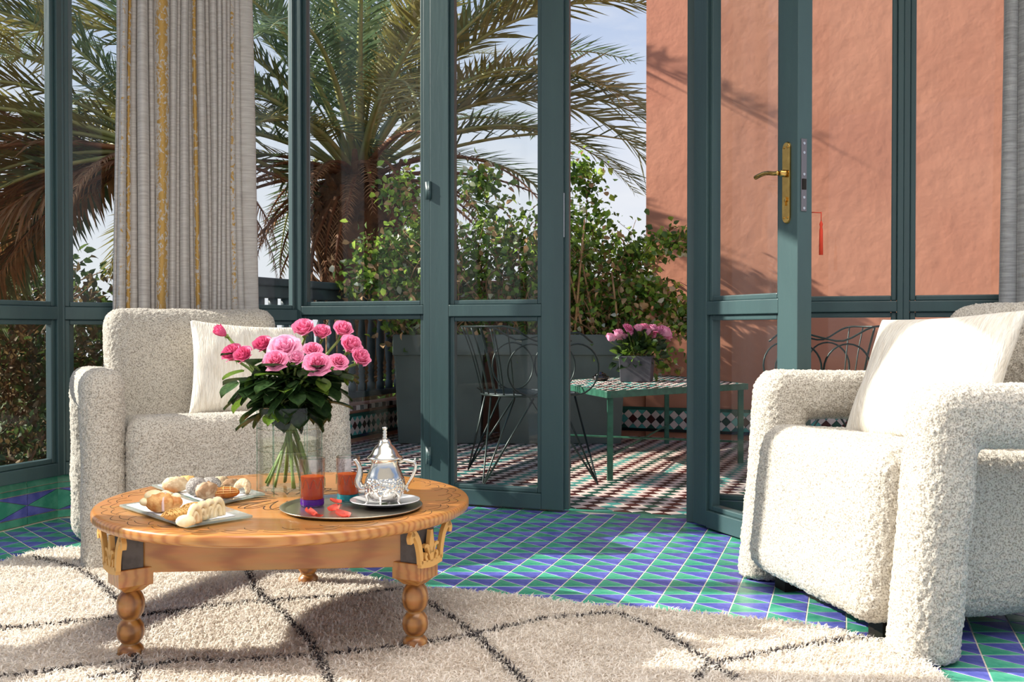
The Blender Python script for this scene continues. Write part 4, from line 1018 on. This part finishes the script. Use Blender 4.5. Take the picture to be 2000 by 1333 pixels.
# pot of roses
pc_ = F(1248, 747, HZ); pc_.y += .10
M_slpot = mat('slate_pot', C(62, 64, 72), .6, col2=C(76, 78, 86), scale=20)
t = thing('potted_roses', 'pink roses in a square slate-grey pot on the terrace table', 'potted plant', (pc_.x, pc_.y, HZ), math.radians(-14))
q = MB(); w = .095
q.add([(-w*.9, -w*.9, 0), (w*.9, -w*.9, 0), (w*.9, w*.9, 0), (-w*.9, w*.9, 0), (-w, -w, .15), (w, -w, .15), (w, w, .15), (-w, w, .15), (-w+.012, -w+.012, .15), (w-.012, -w+.012, .15), (w-.012, w-.012, .15), (-w+.012, w-.012, .15),
       (-w+.012, -w+.012, .12), (w-.012, -w+.012, .12), (w-.012, w-.012, .12), (-w+.012, w-.012, .12)],
      [(3, 2, 1, 0), (0, 1, 5, 4), (1, 2, 6, 5), (2, 3, 7, 6), (3, 0, 4, 7), (4, 5, 9, 8), (5, 6, 10, 9), (6, 7, 11, 10), (7, 4, 8, 11), (8, 9, 13, 12), (9, 10, 14, 13), (10, 11, 15, 14), (11, 8, 12, 15), (12, 13, 14, 15)])
q.obj('pot', M_slpot, t, bevel=.003)
n = 240; r2 = np.random.default_rng(4); dd = rdir(n, .9, r2); P_ = np.array([0, 0, .15])+dd*np.array([.15, .12, .14])*r2.uniform(.3, 1, (n, 1))
stuff(link('foliage', leaf_mesh('foliage', P_, dd+rdir(n, 0, r2)*.6, rdir(n, 1.5, r2), r2.uniform(.045, .075, n), r2.uniform(.025, .04, n), [M_rleaf, M_yleaf], (r2.random(n) < .3).astype(int)), t))
Mi = t.matrix_basis.inverted()
for px, py, r in ((1192, 662, .030), (1207, 655, .034), (1226, 643, .026), (1236, 652, .030), (1247, 645, .032), (1258, 642, .028), (1264, 650, .03), (1275, 642, .024), (1277, 656, .026), (1298, 651, .036), (1290, 648, .03), (1216, 660, .022)):
    p = T(pc_.x, pc_.y, HZ, math.radians(-14)).inverted() @ A(px, py, pc_.y-.05+random.uniform(-.04, .06))
    b = link('bloom', BL[random.choice((1, 2))][random.choice((0, 2, 2))], t); b.location = p; b.scale = (r*1.1,)*3; b.rotation_euler = (random.uniform(.2, .9), random.uniform(-.4, .4), random.uniform(0, 6))
    MB().tube([(p.x*.2, p.y*.2, .13), (p.x*.7, p.y*.7, lerp(.13, p.z, .6)), (p.x, p.y, p.z-.02)], .0022, 5).obj('stem', M_stem, t)
# wire chairs
def wire_chair(loc, rz, label):
    t = thing('wire_chair', label, 'chair', loc, rz, 'wire garden chairs by the terrace table'); t.scale = (1.12, 1.12, 1.0)
    w = .0055; zs = .43; Rr = .22
    ring = lambda r, z, n=28: [(r*math.cos(a*2*PI/n), r*math.sin(a*2*PI/n), z) for a in range(n)]
    q = MB(); q.tube(ring(Rr, zs), w, 7, closed=True); q.obj('seat_ring', M_irond, t, smooth=True)
    q = MB()
    MB().lathe([(.205, zs+.001), (.205, zs+.006), (.19, zs+.009)], 36).obj('seat_plate', M_perf, t)
    for k in range(15):
        y = -.2+k*.0285; x = math.sqrt(max(0, Rr*Rr-y*y)); MB().tube([(-x-.02, y, zs+.03), (-x, y, zs+.012), (x*.2, y, zs+.0095)], .0026, 5).obj('seat_wire', M_irond, t) if k % 2 == 0 else None
    for sx, sy in ((1, 1), (1, -1), (-1, 1), (-1, -1)):
        f = Vector((sx*.25, sy*.27, .006)); a = Vector((sx*.10, sy*.19, zs-.01)); b = Vector((sx*.19, sy*.09, zs-.01)); c_ = Vector((sx*.02, sy*.21, zs-.01))
        MB().tube([a, f, b], .005, 7).tube([c_, f+Vector((0, 0, .004))], .005, 7).obj('hairpin_leg', M_irond, t, smooth=True)
    for k in range(11):
        a = math.radians(118+k*12.4); c, s = math.cos(a), math.sin(a)
        MB().tube(spline([(Rr*c, Rr*s, zs), ((Rr+.02)*c, (Rr+.02)*s, zs+.1), ((Rr+.05)*c, (Rr+.05)*s, zs+.22), ((Rr+.09)*c, (Rr+.09)*s, zs+.34)], 4), .0032, 6).obj('back_rod', M_irond, t, smooth=True)
    top = [((Rr+.09)*math.cos(math.radians(a)), (Rr+.09)*math.sin(math.radians(a)), zs+.34-.0006*(abs(a-180)-60)*(abs(a-180) > 60)) for a in range(112, 249, 8)]
    def wave(s): return [(-.11, s*.285, zs+.325), (-.02, s*.26, zs+.27), (.07, s*.25, zs+.285), (.17, s*.235, zs+.31), (.24, s*.21, zs+.26)]
    MB().tube(spline(list(reversed(wave(1)))+[Vector(p) for p in top[1:-1]]+wave(-1), 3), .005, 7).obj('top_rail', M_irond, t, smooth=True)
    for s in (-1, 1):
        for x in (-.04, .165):
            q = MB(); c = Vector((x, s*.235, zs+.13)); q.tube([(c.x+.098*math.cos(a*PI/14), c.y+s*.02*math.sin(a*PI/14), c.z+.125*math.sin(a*PI/14)) for a in range(28)], .0045, 6, closed=True); q.obj('loop', M_irond, t, smooth=True)
    return t
M_perf = mat('perforated_seat', C(112, 122, 124), .5, .3)
wire_chair((.09, 5.06, -.01), math.radians(9), 'dark green wire chair seen through the closed door leaf')
wire_chair((1.62, 5.10, -.01), math.radians(172), 'dark green wire chair behind the open door leaf on the right')
# planters
M_plant = mat('planter_paint', C(86, 98, 92), .5, col2=C(96, 108, 102), scale=4)
M_soil = mat('soil', C(48, 38, 30), .95, bump=.5, bscale=40)
def planter(x0, x1, y0, y1, h, label, rz=0):
    cx, cy = (x0+x1)/2, (y0+y1)/2; t = thing('planter', label, 'planter', (cx, cy, -.01), rz, 'large dark green planters at the back of the terrace'); a, b = (x1-x0)/2, (y1-y0)/2
    k = .90; q = MB(); q.add([(-a*k, -b*k*.95, 0), (a*k, -b*k*.95, 0), (a*k, b*k*.95, 0), (-a*k, b*k*.95, 0), (-a*.965, -b*.95, h-.13), (a*.965, -b*.95, h-.13), (a*.965, b*.95, h-.13), (-a*.965, b*.95, h-.13)],
          [(3, 2, 1, 0), (0, 1, 5, 4), (1, 2, 6, 5), (2, 3, 7, 6), (3, 0, 4, 7), (4, 5, 6, 7)]); q.obj('planter_body', M_plant, t, bevel=.006)
    q = MB(); r = .03
    for A_, B_ in (((-a, -b), (a, -b+r)), ((-a, b-r), (a, b)), ((-a, -b+r), (-a+r, b-r)), ((a-r, -b+r), (a, b-r))): q.box((A_[0], A_[1], h-.135), (B_[0], B_[1], h))
    q.obj('rim', M_plant, t, bevel=.004); MB().box((-a+r, -b+r, h-.10), (a-r, b-r, h-.05)).obj('soil', M_soil, t); return t
planter(-.78, -.18, 6.50, 7.15, .72, 'dark green tapered planter beside the balustrade under the flowering vine')
planter(-.12, .76, 6.50, 7.0, .72, 'long dark green planter in the door opening behind the terrace table')

# ---------------------------------------------------------------- climbing vine on canes
M_vine = leafmat('vine_leaf', C(118, 166, 60), C(190, 214, 96), .55, .45, .35)
M_vined = leafmat('vine_leaf_dark', C(74, 108, 48), C(112, 140, 60), .4, .5, .35)
M_dry = leafmat('dry_leaf', C(178, 138, 96), C(204, 166, 122), .2, .8, .3)
M_wfl = leafmat('white_bract', C(240, 238, 220), C(226, 232, 196), .4, .6, .08)
M_cane = mat('cane', C(190, 148, 102), .7, col2=C(150, 108, 70), scale=12)
M_twig = mat('twig', C(156, 118, 82), .8)
def vine(label, x0, x1, y, z0, ztop, ncane, nleaf, seed, spill=()):
    r3 = np.random.default_rng(seed); r4 = random.Random(seed); t = thing('climbing_vine', label, 'climbing plant', ((x0+x1)/2, y, z0), 0, 'flowering vines in the back planters'); o3 = Vector(((x0+x1)/2, y, z0)); W_ = (x1-x0)
    for k in range(ncane):
        x = lerp(-W_/2+.04, W_/2-.04, (k+.5)/ncane)+r4.uniform(-.05, .05); y_ = r4.uniform(-.19, .10); h = r4.uniform(.55, 1.06)*(ztop-z0); ln_ = r4.uniform(-.14, .14)
        MB().tube([(x, y_, -.06), (x+ln_*.5, y_, h*.5), (x+ln_, y_+r4.uniform(-.05, .05), h)], [.009, .008, .006], 7).obj('cane', M_cane, t, smooth=True)
    q = MB(); C_ = []
    for k in range(60):
        x = r4.uniform(-W_/2, W_/2)*.8; y_ = r4.uniform(-.12, .14); p = Vector((x, y_, -.04)); pts = [p]; n_ = r4.randint(5, 9); step = (ztop-z0)*r4.uniform(.8, 1.1)/n_
        for i in range(n_):
            p = p+Vector((r4.gauss(0, .07), r4.gauss(0, .04), step)); pts.append(p)
        sp3 = spline(pts, 3); q.tube(sp3, [lerp(.006, .0015, i/len(sp3)) for i in range(len(sp3))], 4); C_ += [tuple(p) for p in sp3]
    for pts in spill:
        pts = [Vector(p)-o3 for p in pts]; sp3 = spline(pts, 6); q.tube(sp3, .003, 4); C_ += [tuple(p) for p in sp3]*7
    stuff(q.obj('stems', M_twig, t, smooth=True))
    C_ = np.array(C_); idx = r3.integers(0, len(C_), nleaf); P_ = C_[idx]+r3.normal(0, 1, (nleaf, 3))*np.array([.075, .045, .05])
    kk = r3.random(nleaf); hrel = np.clip(P_[:, 2]/(ztop-z0), 0, 1); mi = np.where(kk < .10+.2*(1-hrel), 2, np.where(kk < .55, 1, 0)); mi = np.where(r3.random(nleaf) < .05, 3, mi)
    d_ = rdir(nleaf, -.2, r3); L_ = r3.uniform(.034, .062, nleaf); W2 = L_*r3.uniform(.55, .8, nleaf)
    stuff(link('foliage', leaf_mesh('foliage', P_, d_, rdir(nleaf, 1.0, r3), L_, W2, [M_vine, M_vined, M_dry, M_wfl], mi), t)); return t
vine('bushy vine with white flowers spilling over the balustrade end by the left planter', -.80, -.2, 6.75, .66, 1.50, 6, 5200, 21,
     spill=([(-.75, 6.7, 1.2), (-.88, 6.6, 1.28), (-.97, 6.5, 1.15), (-1.0, 6.4, .98)], [(-.7, 6.6, 1.1), (-.86, 6.45, 1.08), (-.96, 6.35, .95)], [(-.6, 6.5, 1.0), (-.72, 6.4, .95), (-.75, 6.3, .8)], [(-.6, 6.6, 1.4), (-.72, 6.5, 1.62), (-.74, 6.5, 1.74)]))
vine('tall vine trained on tan canes in the long planter by the terracotta wall', -.15, .84, 6.70, .66, 1.46, 11, 8000, 33,
     spill=([(.7, 6.7, .95), (.95, 6.6, 1.0), (1.12, 6.6, .86), (1.2, 6.55, .72)], [(.75, 6.7, 1.2), (.98, 6.65, 1.3), (1.16, 6.6, 1.34)], [(.7, 6.7, .8), (.9, 6.55, .72), (1.0, 6.5, .5)], [(.8, 6.7, 1.1), (1.0, 6.6, .9), (1.15, 6.6, .78)], [(.5, 6.7, 1.4), (.50, 6.7, 1.7), (.46, 6.7, 1.84)], [(-.1, 6.7, 1.4), (-.2, 6.7, 1.7), (-.22, 6.7, 1.78)]))
# ---------------------------------------------------------------- palms
M_fr = [leafmat('palm_green', C(92, 116, 84), C(126, 144, 104), .3, .45, .2), leafmat('palm_olive', C(128, 126, 66), C(160, 150, 90), .3, .5, .2), leafmat('palm_sun_gloss', C(186, 184, 146), C(206, 202, 168), .3, .5, .15),  # third leaf colour has sun gloss painted in, for right-hand fronds
        leafmat('palm_dead', C(158, 114, 76), C(188, 144, 102), .2, .8, .25)]
M_rach = mat('palm_rib', C(150, 158, 96), .5, col2=C(176, 170, 112), scale=8); M_rachd = mat('palm_rib_dry', C(150, 100, 62), .7, col2=C(120, 74, 44), scale=8)
def frond(root, az, el, Ln, droop, kind, rs, wid=.36, np_=74, bare=.16, twist=0, dens=1.0, r0=.14):
    """one arched frond: rib plus two rows of narrow leaflets"""
    d0 = np.array([math.cos(az), math.sin(az), 0.]); M_ = 26; pts = [d0*r0*math.cos(el)*.6]; e_ = el; ss = Ln/M_
    for i in range(M_):
        k = i/M_; e_ = el-droop*k**1.25; pts.append(pts[-1]+ss*(d0*math.cos(e_)+np.array([0, 0, math.sin(e_)])+np.array([-d0[1], d0[0], 0])*twist*k))
    pts = np.array(pts); side = np.array([-d0[1], d0[0], 0.])
    k = np.linspace(bare, .995, int(np_*dens)); f = k*M_; i0 = np.minimum(f.astype(int), M_-1); fr = (f-i0)[:, None]; P = pts[i0]*(1-fr)+pts[i0+1]*fr; Tg = pts[i0+1]-pts[i0]; Tg /= np.linalg.norm(Tg, axis=1, keepdims=True)
    Up = np.cross(Tg, side)*-1; Up *= np.sign(Up[:, 2:3]+1e-6) if el > -.2 else 1
    L_ = wid*Ln/2.9*(np.sin(np.pi*np.clip((k-bare)/(1.05-bare)*.82+.16, 0, 1))**.7)
    Vs, Fs = [], []; c = 0
    for s in (-1, 1):
        n = len(k); fw = (.55+.5*k)[:, None]*rs.uniform(.8, 1.2, (n, 1)); D = side*s+Tg*fw+Up*rs.normal(.28, .16, (n, 1)); D += rs.normal(0, .07, (n, 3)); D /= np.linalg.norm(D, axis=1, keepdims=True)
        l = (L_*rs.uniform(.85, 1.1, n))[:, None]; drp = np.array([0, 0, -1.])*l*(.10 if kind != 3 else .35); m = P+D*l*.5+drp*.25; t = P+D*l+drp; wv = Tg*.015*(l/.4+.35); wv2 = wv*.8
        V_ = np.stack([P-wv*.6, P+wv*.6, m+wv2, m-wv2, t], 1).reshape(-1, 3); q = np.arange(n)[:, None]*5+c; Vs.append(V_); Fs += [q+np.array([0, 1, 2]), q+np.array([0, 2, 3]), q+np.array([3, 2, 4])]; c += 5*n
    # rib as a triangular strip tube
    w = np.linspace(.040 if kind != 3 else .045, .004, M_+1)[:, None]; up = np.array([0, 0, 1.]); rib = np.stack([pts+side*w, pts-side*w, pts-up*w*.9], 1).reshape(-1, 3); q = []
    for i in range(M_):
        a = c+i*3
        for j in range(3): j2 = (j+1) % 3; q += [[a+j, a+j2, a+3+j2], [a+j, a+3+j2, a+3+j]]
    Vs.append(rib); nf = sum(len(x) for x in Fs); Fs.append(np.array(q)); V_ = np.concatenate(Vs); F_ = np.concatenate(Fs)
    o = link('frond' if kind != 3 else 'dry_frond', npmesh('frond', V_, F_, [M_fr[kind], M_rachd if kind == 3 else M_rach], np.r_[np.zeros(nf), np.ones(len(q))].astype(int)), root); return o
M_boot = mat('palm_trunk_bark', C(92, 66, 46), .9, col2=C(128, 92, 62), scale=9, bump=.8, bscale=16, bdist=.03)
def palm(label, crown, ground, specs, tr=.26, seed=1):
    t = thing('palm_tree', label, 'palm tree', tuple(crown), 0); rs = np.random.default_rng(seed); r_ = random.Random(seed); h = crown[2]-ground
    q = MB(); q.lathe([(tr*1.1, -h), (tr, -h*.5), (tr*1.05, -.9), (tr*1.25, -.5), (tr*1.1, -.15), (tr*.5, .12)], 20); q.obj('trunk', M_boot, t, smooth=True)
    for i in range(70):
        a = i*2.4; z = -.05-1.5*(i/70); rr = tr*1.12; d = Vector((math.cos(a), math.sin(a), 0)); p = d*rr+Vector((0, 0, z))
        MB().tube([p-d*.06, p+d*.05+Vector((0, 0, .10)), p+d*.13+Vector((0, 0, .20+r_.uniform(-.05, .08)))], [.055, .04, .022], 5, flat=.45).obj('leaf_base', M_boot if i % 3 else M_rachd, t) if i < 60 else None
    for s in specs: frond(t, *s[:5], rs, **(s[5] if len(s) > 5 else {}))
    return t
D2 = math.radians; sp_main = []; r_ = random.Random(9)
for i in range(44):
    k = (i+.5)/44; az = i*2.39996+.3; el = D2(86-62*k**.9); sp_main.append((az, el, r_.uniform(2.7, 3.5), D2(28+78*k), 0 if r_.random() < .68 else 1, dict(bare=.30-.12*k, np_=66)))
for az, el, Ln, dr, kd in ((-8, 52, 3.5, 118, 2), (4, 47, 3.6, 128, 2), (-14, 60, 3.7, 92, 1), (8, 66, 3.9, 88, 1), (0, 44, 3.4, 96, 2), (-25, 72, 4.0, 80, 2), (172, 60, 4.2, 95, 0), (186, 50, 4.3, 88, 1), (165, 42, 4.0, 96, 1), (178, 66, 4.6, 90, 0)):
    sp_main.append((D2(az), D2(el), Ln, D2(dr), kd, dict(wid=.46, np_=96)))
sp_main.append((D2(-4), D2(22), 3.0, D2(45), 0, dict(dens=.28, wid=.30)))
for i in range(56):
    k = i/56; az = i*2.39996; sp_main.append((az, D2(22-66*r_.random()), r_.uniform(1.2, 2.1), D2(r_.uniform(40, 95)), 3, dict(wid=.22, np_=40, r0=.3, dens=.8)))
Y1 = 9.2; c_ = A(700, 345, Y1); palm('large date palm with a brown skirt of dry fronds beyond the balustrade', (c_.x, c_.y, c_.z), -.7, sp_main, .34, 5)
sp2 = []
for i in range(26):
    k = (i+.5)/26; az = i*2.39996
    if math.sin(az) < -.25 or (math.cos(az) > .4 and math.sin(az) < .5): continue
    sp2.append((az, D2(74-60*k), r_.uniform(2.0, 2.7), D2(40+70*k), 0 if r_.random() < .5 else 1, dict(wid=.42)))
for az, el, Ln, dr, kd in ((182, 50, 2.9, 98, 1), (196, 38, 2.7, 96, 1), (176, 24, 2.6, 80, 1), (190, 62, 3.0, 110, 0), (205, 16, 2.4, 78, 1), (170, 8, 2.3, 66, 3), (186, -4, 2.2, 62, 3), (198, 2, 2.3, 70, 1)):
    sp2.append((D2(az), D2(el), Ln, D2(dr), kd, dict(wid=.5, np_=92)))
for i in range(16): sp2.append((i*2.39996, D2(0-50*r_.random()), r_.uniform(1.0, 1.7), D2(r_.uniform(30, 80)), 3, dict(wid=.3, np_=40, r0=.25)))
for i in range(18):
    sp2.append((D2(r_.uniform(150, 215)), D2(r_.uniform(-25, 22)), r_.uniform(2.0, 2.9), D2(r_.uniform(40, 80)), r_.choice((1, 1, 3, 3, 0)), dict(wid=.5, np_=80)))
Y2 = 7.7; c_ = A(330, 300, Y2); palm('palm tree partly hidden behind the left curtain', (c_.x, c_.y, c_.z), -.7, sp2, .22, 6)
sp3 = []
for i in range(11):
    k = (i+.5)/11; sp3.append((i*2.39996+1, D2(60-60*k), r_.uniform(2.0, 2.6), D2(50+60*k), 1, dict(wid=.4, np_=60)))
palm('tall palm whose crown rises above the left picture edge', (-4.9, 7.35, 3.9), -.7, sp3, .18, 8)
# garden shrubs beside the side windows
M_red = leafmat('red_flower', C(176, 70, 66), C(206, 100, 90), .3, .6, .2)
def shrub(label, c, r, n, mats, seed, group=None, ls=1.0):
    r3 = np.random.default_rng(seed); t = thing('shrub', label, 'shrub', c, 0, group); d = rdir(n, .35, r3); P_ = d*np.array(r)*r3.uniform(.45, 1, (n, 1)); P_[:, 2] = np.abs(P_[:, 2])
    stuff(link('foliage', leaf_mesh('foliage', P_, d+rdir(n, 0, r3), rdir(n, 1, r3), r3.uniform(.04, .08, n)*ls, r3.uniform(.022, .04, n)*ls, mats, (r3.random(n)**1.6*len(mats)).astype(int)), t))
    q = MB(); r_ = random.Random(seed)
    for k in range(7): q.tube([(0, 0, -.1), (r_.uniform(-.5, .5)*r[0], r_.uniform(-.5, .5)*r[1], r[2]*.5), (r_.uniform(-.8, .8)*r[0], r_.uniform(-.8, .8)*r[1], r[2]*.85)], [.02, .014, .006], 5)
    q.obj('branches', M_twig, t); stuff(t.children[-1]) if False else None
    return t
M_brush = leafmat('brush_leaf', C(104, 84, 56), C(128, 108, 70), .3, .7, .4); M_bgreen = leafmat('bush_green', C(70, 92, 46), C(100, 120, 62), .35, .6, .35)
shrub('green shrub seen through the lower left window', (-3.6, 7.2, -.75), (.8, .8, .95), 4200, [M_brush, M_bgreen, M_bgreen], 41)
shrub('low brownish shrub with red flowers under the left window', (-3.0, 5.6, -.75), (.75, .9, .55), 4200, [M_brush, M_bgreen, M_brush, M_red], 42)
shrub('dry olive bush at the far left of the lower window', (-4.3, 5.9, -.75), (.9, .9, .8), 4200, [M_brush, M_brush, M_bgreen], 43)
shrub('dark bush behind the balustrade under the palm', (-1.9, 8.1, -.75), (1.0, .7, 1.3), 2600, [M_vined, M_dry, M_vined], 44)
shrub('tall hedge bush behind the terrace parapet', (-.25, 8.6, -.75), (1.05, .7, 2.0), 4200, [M_vined, M_vined, M_vine], 45)
shrub('broad hedge far left beyond the garden', (-7.2, 12.5, -.9), (3.6, 1.0, 3.1), 12000, [M_bgreen, M_brush, M_vined], 47, None, 2.2)
shrub('rounded bush behind the dry palm fronds', (-4.6, 9.2, -.75), (1.5, .8, 2.2), 7000, [M_brush, M_bgreen], 48, None, 1.5)
shrub('distant dark green tree crown above the vine', (1.6, 22, -.5), (1.7, 1.2, 4.3), 3500, [M_vined, M_vined], 46)
